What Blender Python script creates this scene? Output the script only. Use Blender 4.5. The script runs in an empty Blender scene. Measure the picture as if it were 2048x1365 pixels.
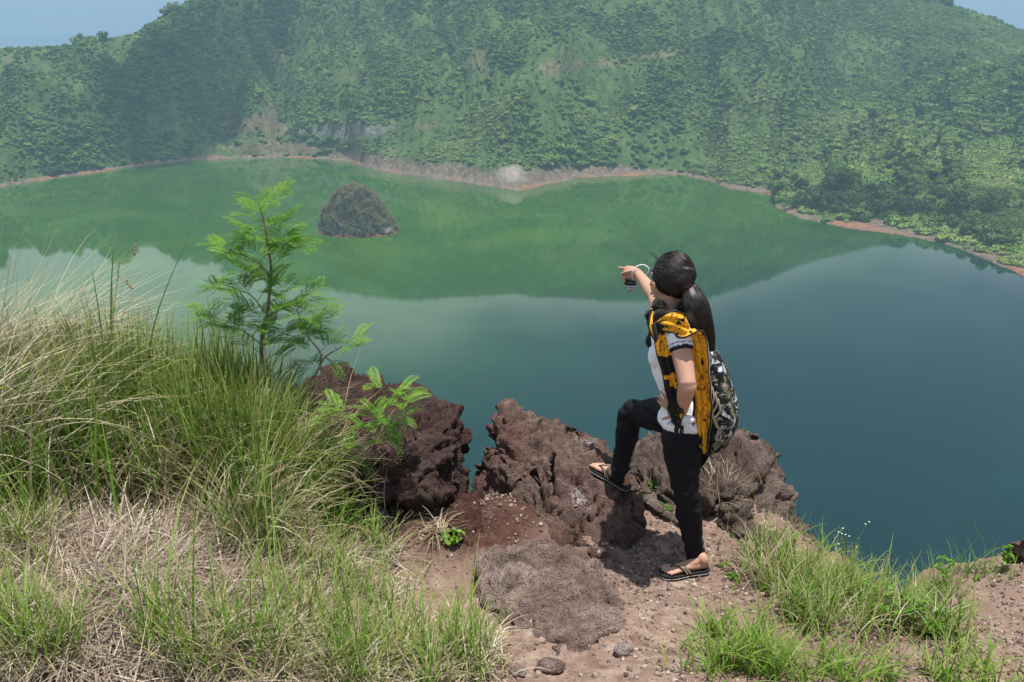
import bpy, bmesh, math, random
import numpy as np
from mathutils import Vector, Matrix
R = math.radians
random.seed(7); rng = np.random.default_rng(7)
scn = bpy.context.scene
COL = scn.collection
# ---------------------------------------------------------------- camera, sky, sun, exposure
CAMZ = 2.46; PITCH = R(19.6); FOC = 1800.0; H = 140.0; WZ = CAMZ - H      # lake surface height WZ
cd = bpy.data.cameras.new('camera'); cam = bpy.data.objects.new('camera', cd); COL.objects.link(cam)
cam.location = (0, 0, CAMZ); cam.rotation_euler = (R(90) - PITCH, 0, 0)
cd.sensor_width = 36; cd.lens = 36 * FOC / 2048; cd.clip_start = 0.05; cd.clip_end = 40000
scn.camera = cam
SUN_EL = 82; TOSUN = Vector((0.96, -0.28, 0)).normalized() * math.cos(R(SUN_EL)) + Vector((0, 0, math.sin(R(SUN_EL))))
w = bpy.data.worlds.new('World'); scn.world = w; w.use_nodes = True
nt = w.node_tree; bg = nt.nodes['Background']; bg.inputs[1].default_value = 0.09
sky = nt.nodes.new('ShaderNodeTexSky'); sky.sky_type = 'NISHITA'; sky.sun_disc = False
sky.sun_elevation = R(SUN_EL); sky.sun_rotation = math.atan2(TOSUN.x, TOSUN.y)
sky.air_density = 1.2; sky.dust_density = 1.5
# broken cloud bank, laid out by direction in the sky: low pale cloud, blue above and to the right
tc = nt.nodes.new('ShaderNodeTexCoord')
sep = nt.nodes.new('ShaderNodeSeparateXYZ'); nt.links.new(tc.outputs['Generated'], sep.inputs[0])
def wm(op, a, b, c=None):
    n = nt.nodes.new('ShaderNodeMath'); n.operation = op
    for i, v in enumerate((a, b, c)):
        if v is None: continue
        if isinstance(v, (int, float)): n.inputs[i].default_value = v
        else: nt.links.new(v, n.inputs[i])
    return n.outputs[0]
nz = nt.nodes.new('ShaderNodeTexNoise'); nz.inputs['Scale'].default_value = 4.0; nz.inputs['Detail'].default_value = 5
nt.links.new(tc.outputs['Generated'], nz.inputs['Vector'])
e = wm('ADD', sep.outputs[2], wm('MULTIPLY', sep.outputs[0], 0.24))
e = wm('ADD', e, wm('MULTIPLY', wm('SUBTRACT', nz.outputs[0], 0.5), 0.22))
mr = nt.nodes.new('ShaderNodeMapRange'); mr.interpolation_type = 'SMOOTHSTEP'
nt.links.new(e, mr.inputs[0]); mr.inputs[1].default_value = 0.375; mr.inputs[2].default_value = 0.305
mr.inputs[3].default_value = 0; mr.inputs[4].default_value = 0.8
mx = nt.nodes.new('ShaderNodeMix'); mx.data_type = 'RGBA'
nt.links.new(mr.outputs[0], mx.inputs[0]); nt.links.new(sky.outputs[0], mx.inputs[6]); mx.inputs[7].default_value = (11.5, 12.2, 12.6, 1)
nt.links.new(mx.outputs[2], bg.inputs[0])
sl = bpy.data.lights.new('sun', 'SUN'); sl.energy = 5.0; sl.angle = R(0.53); sl.color = (1, 0.96, 0.9)
so = bpy.data.objects.new('sun', sl); COL.objects.link(so); so.rotation_euler = TOSUN.to_track_quat('Z', 'Y').to_euler()
so.location = (0, 0, 50)
scn.view_settings.view_transform = 'Standard'; scn.view_settings.look = 'None'
scn.view_settings.exposure = 0.28; scn.view_settings.gamma = 1
scn.render.engine = 'CYCLES'
cy = scn.cycles; cy.use_denoising = True; cy.max_bounces = 6; cy.diffuse_bounces = 2; cy.glossy_bounces = 3
cy.transmission_bounces = 4; cy.transparent_max_bounces = 8; cy.volume_bounces = 1; cy.volume_step_rate = 4
# ---------------------------------------------------------------- pixel rays -> points in the place
sp_, cp_ = math.sin(PITCH), math.cos(PITCH)
def P(px, py, Y):                      # the point seen at (px,py) of the photograph, Y metres ahead
    v = 682.5 - py; dx = px - 1024.0; dy = FOC * cp_ + v * sp_; dz = -FOC * sp_ + v * cp_
    return Vector((dx / dy * Y, Y, CAMZ + dz / dy * Y))
def PZ(px, py, z):
    v = 682.5 - py; dx = px - 1024.0; dy = FOC * cp_ + v * sp_; dz = -FOC * sp_ + v * cp_
    Y = (z - CAMZ) / dz * dy
    return Vector((dx / dy * Y, Y, z))
def proj(x, y, z):
    d = y * cp_ - (z - CAMZ) * sp_; u = y * sp_ + (z - CAMZ) * cp_
    return 1024 + x / d * FOC, 682.5 - u / d * FOC
# ---------------------------------------------------------------- noise in numpy
_perm = np.random.default_rng(3).permutation(256).astype(np.int64); _perm = np.concatenate([_perm] * 3)
_g = np.random.default_rng(4).normal(size=(256, 3)); _g /= np.linalg.norm(_g, axis=1)[:, None]
def perlin(p):
    p = np.asarray(p, float); i = np.floor(p).astype(np.int64); f = p - i; i &= 255
    u = f * f * f * (f * (f * 6 - 15) + 10); out = 0
    for dx in (0, 1):
        for dy in (0, 1):
            for dz in (0, 1):
                h = _perm[_perm[_perm[i[:, 0] + dx] + i[:, 1] + dy] + i[:, 2] + dz]
                g = _g[h]; d = (g * (f - np.array([dx, dy, dz]))).sum(1)
                wt = (u[:, 0] if dx else 1 - u[:, 0]) * (u[:, 1] if dy else 1 - u[:, 1]) * (u[:, 2] if dz else 1 - u[:, 2])
                out = out + d * wt
    return out * 1.6
def fbm(p, oct=4, lac=2.1, gain=0.5):
    p = np.asarray(p, float); a = 1; s = 0
    for k in range(oct):
        s = s + a * perlin(p + 17.3 * k); p = p * lac; a *= gain
    return s
def ridged(p, oct=4):
    p = np.asarray(p, float); a = 1; s = 0
    for k in range(oct):
        s = s + a * (1 - 2 * np.abs(perlin(p + 9.1 * k))); p = p * 2.1; a *= 0.5
    return s
def facets(p, f, seed=0):        # broken planes: every cell tilts its own way
    p = np.asarray(p, float) * f + seed; i0 = np.floor(p).astype(np.int64); best = np.full(len(p), 1e9); out = np.zeros(len(p))
    for dx in (-1, 0, 1):
        for dy in (-1, 0, 1):
            for dz in (-1, 0, 1):
                c = i0 + [dx, dy, dz]; m_ = c & 255; h = _perm[_perm[_perm[m_[:, 0]] + m_[:, 1]] + m_[:, 2]]; s = c + .5 + .5 * _g[h]; v = p - s; d = (v * v).sum(1)
                val = (v * _g[(h * 7 + 13) & 255]).sum(1) + .35 * _g[(h * 3 + 5) & 255][:, 0]; k = d < best; best[k] = d[k]; out[k] = val[k]
    return out
def sstep(a, b, x):
    t = np.clip((x - a) / (b - a), 0, 1); return t * t * (3 - 2 * t)
# ---------------------------------------------------------------- mesh helpers
def new_obj(name, me, mat=None, parent=None, smooth=True):
    if mat is not None: me.materials.append(mat)
    o = bpy.data.objects.new(name, me); COL.objects.link(o)
    if smooth: me.polygons.foreach_set('use_smooth', [True] * len(me.polygons))
    if parent is not None:
        o.parent = parent; o.matrix_parent_inverse = parent.matrix_basis.inverted()
    return o
def mesh_np(name, V, F):               # V (n,3), F (m,k) of one face size
    V = np.asarray(V, np.float32); F = np.asarray(F, np.int32); me = bpy.data.meshes.new(name)
    me.vertices.add(len(V)); me.vertices.foreach_set('co', V.ravel())
    k = F.shape[1]; me.loops.add(F.size); me.loops.foreach_set('vertex_index', F.ravel())
    me.polygons.add(len(F)); me.polygons.foreach_set('loop_start', np.arange(0, F.size, k, dtype=np.int32))
    me.polygons.foreach_set('loop_total', np.full(len(F), k, np.int32)); me.update(calc_edges=True)
    return me
def get_v(me):
    a = np.empty(len(me.vertices) * 3, np.float32); me.vertices.foreach_get('co', a); return a.reshape(-1, 3).astype(float)
def get_n(me):
    a = np.empty(len(me.vertices) * 3, np.float32); me.vertex_normals.foreach_get('vector', a); return a.reshape(-1, 3).astype(float)
def set_v(me, V):
    me.vertices.foreach_set('co', np.asarray(V, np.float32).ravel()); me.update()
def attr(me, name, vals):
    a = me.attributes.new(name, 'FLOAT', 'POINT'); a.data.foreach_set('value', np.asarray(vals, np.float32))
def tag(o, label=None, cat=None, group=None, kind=None):
    if label: o['label'] = label
    if cat: o['category'] = cat
    if group: o['group'] = group
    if kind: o['kind'] = kind
    return o
def empty(name, loc, label, cat, group=None):
    o = bpy.data.objects.new(name, None); COL.objects.link(o); o.location = loc; o.empty_display_size = 0.1
    return tag(o, label, cat, group)
def remesh(bm_or_me, voxel, smooth=4, sf=0.5):   # union of overlapping closed pieces into one surface
    if isinstance(bm_or_me, bmesh.types.BMesh):
        me = bpy.data.meshes.new('tmp'); bm_or_me.to_mesh(me); bm_or_me.free()
    else: me = bm_or_me
    o = bpy.data.objects.new('tmp', me); COL.objects.link(o)
    m = o.modifiers.new('r', 'REMESH'); m.mode = 'VOXEL'; m.voxel_size = voxel
    if smooth:
        s = o.modifiers.new('s', 'SMOOTH'); s.iterations = smooth; s.factor = sf
    dg = bpy.context.evaluated_depsgraph_get(); dg.update()
    out = bpy.data.meshes.new_from_object(o.evaluated_get(dg)); bpy.data.objects.remove(o); bpy.data.meshes.remove(me)
    return out
def catmull(pts, n):
    pts = [np.asarray(p, float) for p in pts]; P_ = [2 * pts[0] - pts[1]] + pts + [2 * pts[-1] - pts[-2]]; out = []
    for i in range(1, len(P_) - 2):
        a, b, c, d = P_[i - 1:i + 3]
        for k in range(n):
            t = k / n; out.append(0.5 * (2 * b + (c - a) * t + (2 * a - 5 * b + 4 * c - d) * t * t + (3 * b - a - 3 * c + d) * t ** 3))
    out.append(pts[-1]); return np.array(out)
def loft(bm, path, rx, ry=None, side=(1, 0, 0), seg=18, n=5, caps=True, rad_fn=None):
    """closed tapered tube; rx half-width along side, ry across it"""
    k = len(path); ry = ry or rx; D = [list(p) + [rx[i], ry[i]] + list(side if not isinstance(side, list) else side[i]) for i, p in enumerate(path)]
    S = catmull(D, n); pts = S[:, :3]; T = np.gradient(pts, axis=0); T /= np.linalg.norm(T, axis=1)[:, None] + 1e-9
    rings = []
    for i in range(len(S)):
        s = S[i, 5:8]; s = s - T[i] * s.dot(T[i]); s /= np.linalg.norm(s) + 1e-9; b = np.cross(T[i], s); ring = []
        for j in range(seg):
            a = 2 * math.pi * j / seg; q = rad_fn(i / (len(S) - 1), a) if rad_fn else 1
            ring.append(bm.verts.new(pts[i] + (s * math.cos(a) * max(S[i, 3], .0005) + b * math.sin(a) * max(S[i, 4], .0005)) * q))
        rings.append(ring)
    for A, B in zip(rings, rings[1:]):
        for j in range(seg): bm.faces.new((A[j], A[(j + 1) % seg], B[(j + 1) % seg], B[j]))
    if caps:
        for ring, sg, i in ((rings[0], -1, 0), (rings[-1], 1, -1)):
            c = bm.verts.new(pts[i] + T[i] * sg * min(S[i, 3], S[i, 4]) * 0.6)
            mid = [bm.verts.new(pts[i] + (np.array(v.co) - pts[i]) * 0.7 + T[i] * sg * min(S[i, 3], S[i, 4]) * 0.42) for v in ring]
            for j in range(seg):
                f = (ring[j], ring[(j + 1) % seg], mid[(j + 1) % seg], mid[j]); g = (mid[j], mid[(j + 1) % seg], c)
                bm.faces.new(f if sg > 0 else f[::-1]); bm.faces.new(g if sg > 0 else g[::-1])
    return rings
def ball(bm, c, r, rot=None, sub=3):
    M = Matrix.Translation(Vector(c)) @ (rot or Matrix.Identity(4)) @ Matrix.Diagonal((*r, 1)) if hasattr(r, '__len__') else Matrix.Translation(Vector(c)) @ Matrix.Scale(r, 4)
    bmesh.ops.create_icosphere(bm, subdivisions=sub, radius=1, matrix=M)
def bm_obj(name, bm, mat, parent=None, smooth=True):
    bmesh.ops.recalc_face_normals(bm, faces=bm.faces)
    me = bpy.data.meshes.new(name); bm.to_mesh(me); bm.free(); return new_obj(name, me, mat, parent, smooth)
# ---------------------------------------------------------------- material helpers
class M:
    def __init__(s, name, rough=0.8, spec=0.3, **kw):
        s.m = bpy.data.materials.new(name); s.m.use_nodes = True; s.t = s.m.node_tree; s.b = s.t.nodes['Principled BSDF']
        s.b.inputs['Roughness'].default_value = rough; s.b.inputs['Specular IOR Level'].default_value = spec
        s.tc = s.t.nodes.new('ShaderNodeTexCoord')
    def set(s, name, v):
        if hasattr(v, 'links') or isinstance(v, bpy.types.NodeSocket): s.t.links.new(v, s.b.inputs[name])
        else: s.b.inputs[name].default_value = v
    def _in(s, n, i, v):
        if v is None: return
        if isinstance(v, bpy.types.NodeSocket): s.t.links.new(v, n.inputs[i])
        else: n.inputs[i].default_value = v
    def noise(s, scale, detail=5, rough=0.55, vec=None, dist=0.0, dims=None):
        n = s.t.nodes.new('ShaderNodeTexNoise'); n.inputs['Scale'].default_value = scale; n.inputs['Detail'].default_value = detail
        n.inputs['Roughness'].default_value = rough; n.inputs['Distortion'].default_value = dist
        s.t.links.new(vec or s.tc.outputs['Object'], n.inputs['Vector']); return n.outputs[0]
    def voro(s, scale, feat='F1', vec=None, out=0, rand=1.0):
        n = s.t.nodes.new('ShaderNodeTexVoronoi'); n.feature = feat; n.inputs['Scale'].default_value = scale
        n.inputs['Randomness'].default_value = rand
        s.t.links.new(vec or s.tc.outputs['Object'], n.inputs['Vector']); return n.outputs[out]
    def math(s, op, a, b=None, clamp=False):
        n = s.t.nodes.new('ShaderNodeMath'); n.operation = op; n.use_clamp = clamp; s._in(n, 0, a); s._in(n, 1, b); return n.outputs[0]
    def step(s, x, a, b, lo=0.0, hi=1.0):
        n = s.t.nodes.new('ShaderNodeMapRange'); n.interpolation_type = 'SMOOTHSTEP'; s._in(n, 0, x); s._in(n, 1, a); s._in(n, 2, b); s._in(n, 3, lo); s._in(n, 4, hi); return n.outputs[0]
    def mix(s, f, a, b):
        n = s.t.nodes.new('ShaderNodeMix'); n.data_type = 'RGBA'; s._in(n, 0, f)
        for i, v in ((6, a), (7, b)):
            if isinstance(v, (tuple, list)): v = (*v[:3], 1)
            s._in(n, i, v)
        return n.outputs[2]
    def ramp(s, x, stops):
        n = s.t.nodes.new('ShaderNodeValToRGB'); s._in(n, 0, x); cr = n.color_ramp
        while len(cr.elements) < len(stops): cr.elements.new(0.5)
        for e_, (p, c) in zip(cr.elements, stops): e_.position = p; e_.color = (*c, 1)
        return n.outputs[0]
    def attr(s, name, typ='GEOMETRY'):
        n = s.t.nodes.new('ShaderNodeAttribute'); n.attribute_name = name; n.attribute_type = typ; return n.outputs['Fac']
    def rnd(s):
        return s.t.nodes.new('ShaderNodeNewGeometry').outputs['Random Per Island']
    def xyz(s, src='Object'):
        n = s.t.nodes.new('ShaderNodeSeparateXYZ'); s.t.links.new(s.tc.outputs[src], n.inputs[0]); return n.outputs
    def bump(s, h, strength=0.5, dist=0.01, prev=None):
        n = s.t.nodes.new('ShaderNodeBump'); n.inputs['Strength'].default_value = strength; n.inputs['Distance'].default_value = dist
        s.t.links.new(h, n.inputs['Height'])
        if prev is not None: s.t.links.new(prev, n.inputs['Normal'])
        s.t.links.new(n.outputs[0], s.b.inputs['Normal']); return n.outputs[0]
def simple(name, col, rough=0.7, spec=0.3, **kw):
    m = M(name, rough, spec); m.set('Base Color', (*col, 1))
    for k, v in kw.items(): m.set(k.replace('_', ' '), v)
    return m.m
# ================================================================ THE CRATER: lake, hills, forest, islet
def px2q(px, py): return (px - 1024.0) / (FOC * cp_ + (682.5 - py) * sp_)
def dep(py):      # downward slope of the ray per metre ahead
    v = 682.5 - py; return (FOC * sp_ - v * cp_) / (FOC * cp_ + v * sp_)
SH = [(0,375),(100,358),(210,343),(300,328),(400,320),(480,318),(560,316),(640,318),(700,325),(735,337),(790,348),(850,358),(920,363),(980,375),(1035,383),(1080,372),(1160,357),(1250,352),(1360,350),(1430,365),(1460,378),(1530,388),(1546,392),(1551,415),(1600,437),(1700,457),(1800,470),(1880,485),(1950,510),(2048,555)]
sq = [px2q(a, b) for a, b in SH]; sy = [H / dep(b) for a, b in SH]
sq = [-5, -2.2, -1.1] + sq + [1.0, 2.0, 5]; sy = [70, 230, 560] + sy + [300, 130, 45]
# ridge: q, distance ahead, height above the lake
RG = [(-5,200,110),(-2.2,420,120),(-1.1,800,118),(-.60,1010,108),(-.535,1035,111),(-.47,1060,113),(-.40,1090,124),(-.34,1150,160),(-.28,1220,200),(-.20,1290,240),(-.125,1350,272),(-.06,1350,266),(0,1345,258),(.06,1340,263),(.12,1330,268),(.22,1330,264),(.265,1340,248),(.34,1330,205),(.385,1320,186),(.43,1310,169),(.48,1310,152),(.505,1300,142),(.53,1290,128),(.60,1250,122),(1.0,900,120),(2.0,450,120),(5,200,110)]
rq, rD, rh = zip(*RG)
def hill(q, t):
    """q azimuth tangent, t: <0 under the lake, 0 shore, 1 ridge, >1 outer slope; returns x,y,z and shore distance"""
    ds = np.interp(q, sq, sy); D = np.interp(q, rq, rD); hh = np.interp(q, rq, rh)
    wob = perlin(np.stack([q * 60, q * 0, q * 0 + 3.3], -1)) * 3 + perlin(np.stack([q * 170, q * 0, q * 0 + 8], -1)) * 1.5
    ds = ds + wob
    y = np.where(t < 0, ds * (1 + t * 0.25), np.where(t < 1, ds + (D - ds) * t, D + (t - 1) * 500))
    tc_ = np.clip(t, 0, 1)
    wide = sstep(.27, .40, q)                                  # the right side starts as a low wooded shelf
    prof = (1 - wide) * (tc_ ** 0.95) + wide * (0.38 * tc_ + 0.62 * tc_ ** 2.4)
    z = hh * prof + np.where(t > 1, -(t - 1) * 420, 0) + np.where(t < 0, t * 120, 0)
    x = q * y
    pn = np.stack([x / 260, y / 260, y * 0 + 1.7], -1)
    am = np.minimum(sstep(0, .22, t), sstep(1.0, .62, t))
    z = z + am * (34 * fbm(pn, 4) + 16 * (ridged(pn * 2.1 + 4, 2) - .9))
    gul = np.stack([q * 13 + 0.5 * fbm(np.stack([x / 300, y / 300, x * 0], -1), 2), t * 1.3 + q * 4, t * 0 + 5], -1)
    z = z + am * 32 * (ridged(gul, 3) - 0.9)
    # hollow between the left hill and the main one, spur right of it
    z = z - am * 30 * np.exp(-((q + .36 - .10 * t) / .045) ** 2) - am * 20 * np.exp(-((q - .215 + .05 * t) / .03) ** 2) * (t > 0)
    z = z + am * 16 * np.exp(-((q - .17 + .02 * t) / .035) ** 2)
    # headland behind the right shore, low cliff left of the middle
    z = z + 7 * sstep(.0, .05, t) * (t > 0) * am * 0
    # pale ash cone on the beach
    pxm, pym = (x - P(1022, 355, 868).x) / 19, (y - 865) / 22
    z = z + 22 * np.exp(-(pxm ** 2 + pym ** 2)) * (t > 0)
    shelf = sstep(-.05, .0, q + .165) * sstep(.19, .13, q)      # narrow beach
    z = np.where(t > 0, np.maximum(z * sstep(-.01, .05, t) + 0.8, 0.6 + 55 * t), z)
    pc, qc = proj(x, y, z + WZ)
    cl = np.exp(-((pc - 690) / 95) ** 4) * sstep(292, 262, qc)   # cliff step
    z = z + cl * 12 * (t > 0) * sstep(1, .5, t)
    return x, y, z + WZ, ds
nq, ntt = 760, 300
qv = np.concatenate([np.linspace(-5, -.75, 60), np.linspace(-.74, .74, nq), np.linspace(.76, 5, 60)])
tv = np.concatenate([np.linspace(-.6, -.02, 8), np.linspace(0, .12, 60), np.linspace(.125, 1, 190), np.linspace(1.02, 1.6, 20)])
Q, T_ = np.meshgrid(qv, tv); X, Y_, Z, _ds = hill(Q.ravel(), T_.ravel())
nx = len(qv); idx = np.arange(Q.size).reshape(Q.shape)
F = np.stack([idx[:-1, :-1], idx[:-1, 1:], idx[1:, 1:], idx[1:, :-1]], -1).reshape(-1, 4)
me = mesh_np('hills', np.stack([X, Y_, Z], -1), F)
def soil_masks(x, y, z, q, t, ds):
    px, py = proj(x, y, z); n1 = fbm(np.stack([x / 28, y / 28, z / 28], -1), 4); n2 = fbm(np.stack([x / 9, y / 9, z / 9], -1), 3)
    def el(cx, cy, rx, ry, rot=0):
        c, s = math.cos(rot), math.sin(rot); u = ((px - cx) * c + (py - cy) * s) / rx; v = (-(px - cx) * s + (py - cy) * c) / ry
        return np.exp(-(u * u + v * v))
    soil = sum(a * el(*b) for a, b in [(.95, (525, 255, 75, 55)), (.8, (1100, 130, 45, 32, -.8)), (.85, (1330, 108, 100, 11, -.12)), (.6, (1180, 132, 70, 12, -.1)), (.75, (568, 108, 22, 16)),
                                        (.8, (640, 298, 150, 15)), (.5, (700, 10, 60, 30)), (.7, (10, 125, 30, 25)), (.4, (1420, 60, 50, 12, .8)), (.55, (980, 20, 40, 30)), (.45, (430, 300, 60, 14)), (.8, (1650, 437, 55, 8)), (.5, (720, 145, 80, 22, -.3)), (.45, (150, 225, 90, 26)), (.6, (860, 250, 60, 14, -.3)), (.6, (1500, 210, 22, 60, .5)), (.6, (960, 130, 35, 50)), (.5, (230, 160, 60, 16)), (.55, (1750, 330, 60, 14)), (.5, (1620, 350, 50, 12)), (.6, (1240, 60, 60, 12, .3))])
    soil = np.clip(soil * 1.5 + n1 * .5 + n2 * .35 - .55, 0, 1)
    grey = np.clip(1.6 * el(690, 262, 95, 20) + n2 * .5 - .45, 0, 1)
    pale = np.clip(1.7 * el(1020, 345, 34, 20) + n2 * .4 - .5, 0, 1)
    h = z - WZ; bw = 5.5 + 5 * np.clip(perlin(np.stack([x / 40, y / 40, x * 0], -1)), -.6, 1)
    bw = bw + 20 * sstep(610, 720, px) * sstep(1380, 1100, px)
    beach = 1 - sstep(bw * .35, bw * .6, h + n2 * 1.2)
    rust = (1 - sstep(1.2, 2.6, h + n2 * 1.5)) * np.clip(.25 + 2.2 * perlin(np.stack([x / 33, y / 33, x * 0 + 7], -1)), 0, 1)
    return soil, grey, pale, beach, rust, n1, n2
so_, gr_, pa_, be_, ru_, n1_, n2_ = soil_masks(X, Y_, Z, Q.ravel(), T_.ravel(), _ds)
for nm, v in (('soil', so_), ('grey', gr_), ('pale', pa_), ('beach', be_), ('rust', ru_)): attr(me, nm, v)
m = M('hillside', .95, .1)
g = m.ramp(m.noise(.09, 6, .65), [(.3, (.045, .092, .024)), (.5, (.090, .165, .042)), (.7, (.15, .21, .068))])
g = m.mix(m.attr('soil'), g, m.ramp(m.noise(.15, 5), [(.35, (.11, .10, .05)), (.65, (.27, .20, .13))]))
g = m.mix(m.attr('beach'), g, m.ramp(m.noise(.2, 5), [(.35, (.14, .11, .075)), (.65, (.28, .225, .17))]))
g = m.mix(m.attr('grey'), g, m.ramp(m.noise(.22, 5), [(.35, (.12, .12, .11)), (.65, (.36, .35, .32))]))
g = m.mix(m.attr('pale'), g, (.42, .37, .31))
g = m.mix(m.attr('rust'), g, m.ramp(m.noise(.3, 4), [(.4, (.24, .13, .08)), (.6, (.40, .21, .12))]))
m.set('Base Color', g); m.bump(m.noise(.35, 6, .7), 1.0, 3.0)
tag(new_obj('hills', me, m.m), kind='structure')

# ---- lake and the outer water beyond the rim
def disc(name, rings, z, mat, seg=96):
    V = [(0, 0, z)]; F = []
    for r in rings: V += [(r * math.cos(2 * math.pi * j / seg), r * math.sin(2 * math.pi * j / seg), z) for j in range(seg)]
    bm = bmesh.new(); vs = [bm.verts.new(v) for v in V]
    for j in range(seg): bm.faces.new((vs[0], vs[1 + j], vs[1 + (j + 1) % seg]))
    for k in range(len(rings) - 1):
        a = 1 + k * seg; b = a + seg
        for j in range(seg): bm.faces.new((vs[a + j], vs[b + j], vs[b + (j + 1) % seg], vs[a + (j + 1) % seg]))
    return bm_obj(name, bm, mat)
m = M('lake_water', .035, .5); m.set('IOR', 1.33)
ox = m.xyz(); far = m.step(m.math('ADD', m.math('ADD', ox[1], m.math('MULTIPLY', ox[0], -.7)), m.math('MULTIPLY', m.noise(.006, 3), 120)), 300, 720)  # greener far and left; the left shift puts pale sky reflection into the colour
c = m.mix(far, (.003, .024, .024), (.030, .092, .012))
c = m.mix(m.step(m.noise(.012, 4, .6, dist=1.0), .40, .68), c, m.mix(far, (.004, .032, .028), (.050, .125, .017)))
m.set('Base Color', c); m.bump(m.math('ADD', m.noise(.9, 2), m.math('MULTIPLY', m.noise(.12, 3), 2)), .07, .03)
tag(disc('lake', [400, 1000, 1500], WZ, m.m), kind='structure')
m = M('outer_water', .3, .4); m.set('Base Color', (.05, .11, .15, 1))
tag(disc('outer_lake', [3000, 11500], WZ - 3, m.m), kind='structure')

# ---- forest: one mass of crowns, scattered by geometry nodes from a cloud of points
N = 400000
q_ = rng.uniform(-.72, .72, N); t_ = rng.uniform(0.0, 1.12, N)
x, y, z, ds = hill(q_, t_)
keep = rng.random(N) < (np.interp(q_, rq, rD) - ds) / 760 * (y / 1300)      # even density over ground
q_, t_, x, y, z, ds = (a[keep] for a in (q_, t_, x, y, z, ds))
so2, gr2, pa2, be2, ru2, n1, n2 = soil_masks(x, y, z, q_, t_, ds)
keep = (be2 < .45) & (rng.random(len(x)) > so2 * 1.25) & (gr2 < .3) & (pa2 < .3) & (rng.random(len(x)) < np.clip(.60 - 1.2 * fbm(np.stack([x / 75, y / 75, z / 75 + 9], -1), 4) + .35 * sstep(.27, .40, q_), .10, 1))
x, y, z, q_, t_, n1, n2 = (a[keep] for a in (x, y, z, q_, t_, n1, n2))
patch = fbm(np.stack([x / 120, y / 120, z / 120 + 4], -1), 3)
low = sstep(.27, .40, q_) * sstep(.8, .1, t_)
size = .68 * (1.7 + 1.9 * np.clip(patch + .3, 0, 1) + 1.5 * low) * np.exp(rng.normal(0, .34, len(x)))
size[rng.random(len(x)) < .03] *= 1.5
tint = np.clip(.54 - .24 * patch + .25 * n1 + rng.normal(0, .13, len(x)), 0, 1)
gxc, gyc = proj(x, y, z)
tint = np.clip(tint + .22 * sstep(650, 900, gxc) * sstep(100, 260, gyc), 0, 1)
fm = bpy.data.meshes.new('forest'); V = np.stack([x, y, z + size * .22], -1)
fm.vertices.add(len(V)); fm.vertices.foreach_set('co', V.astype(np.float32).ravel())
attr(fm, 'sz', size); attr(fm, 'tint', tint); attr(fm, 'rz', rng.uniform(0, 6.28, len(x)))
print('forest crowns', len(x))
mf = M('far_foliage', .9, .1)
ti = mf.attr('tint', 'INSTANCER')
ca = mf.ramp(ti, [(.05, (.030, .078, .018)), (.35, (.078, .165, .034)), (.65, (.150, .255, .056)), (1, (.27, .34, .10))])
cb = mf.mix(mf.step(mf.noise(2.5, 3), .35, .7), ca, mf.mix(.5, ca, (.09, .15, .04)))
mf.set('Base Color', cb)
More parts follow.
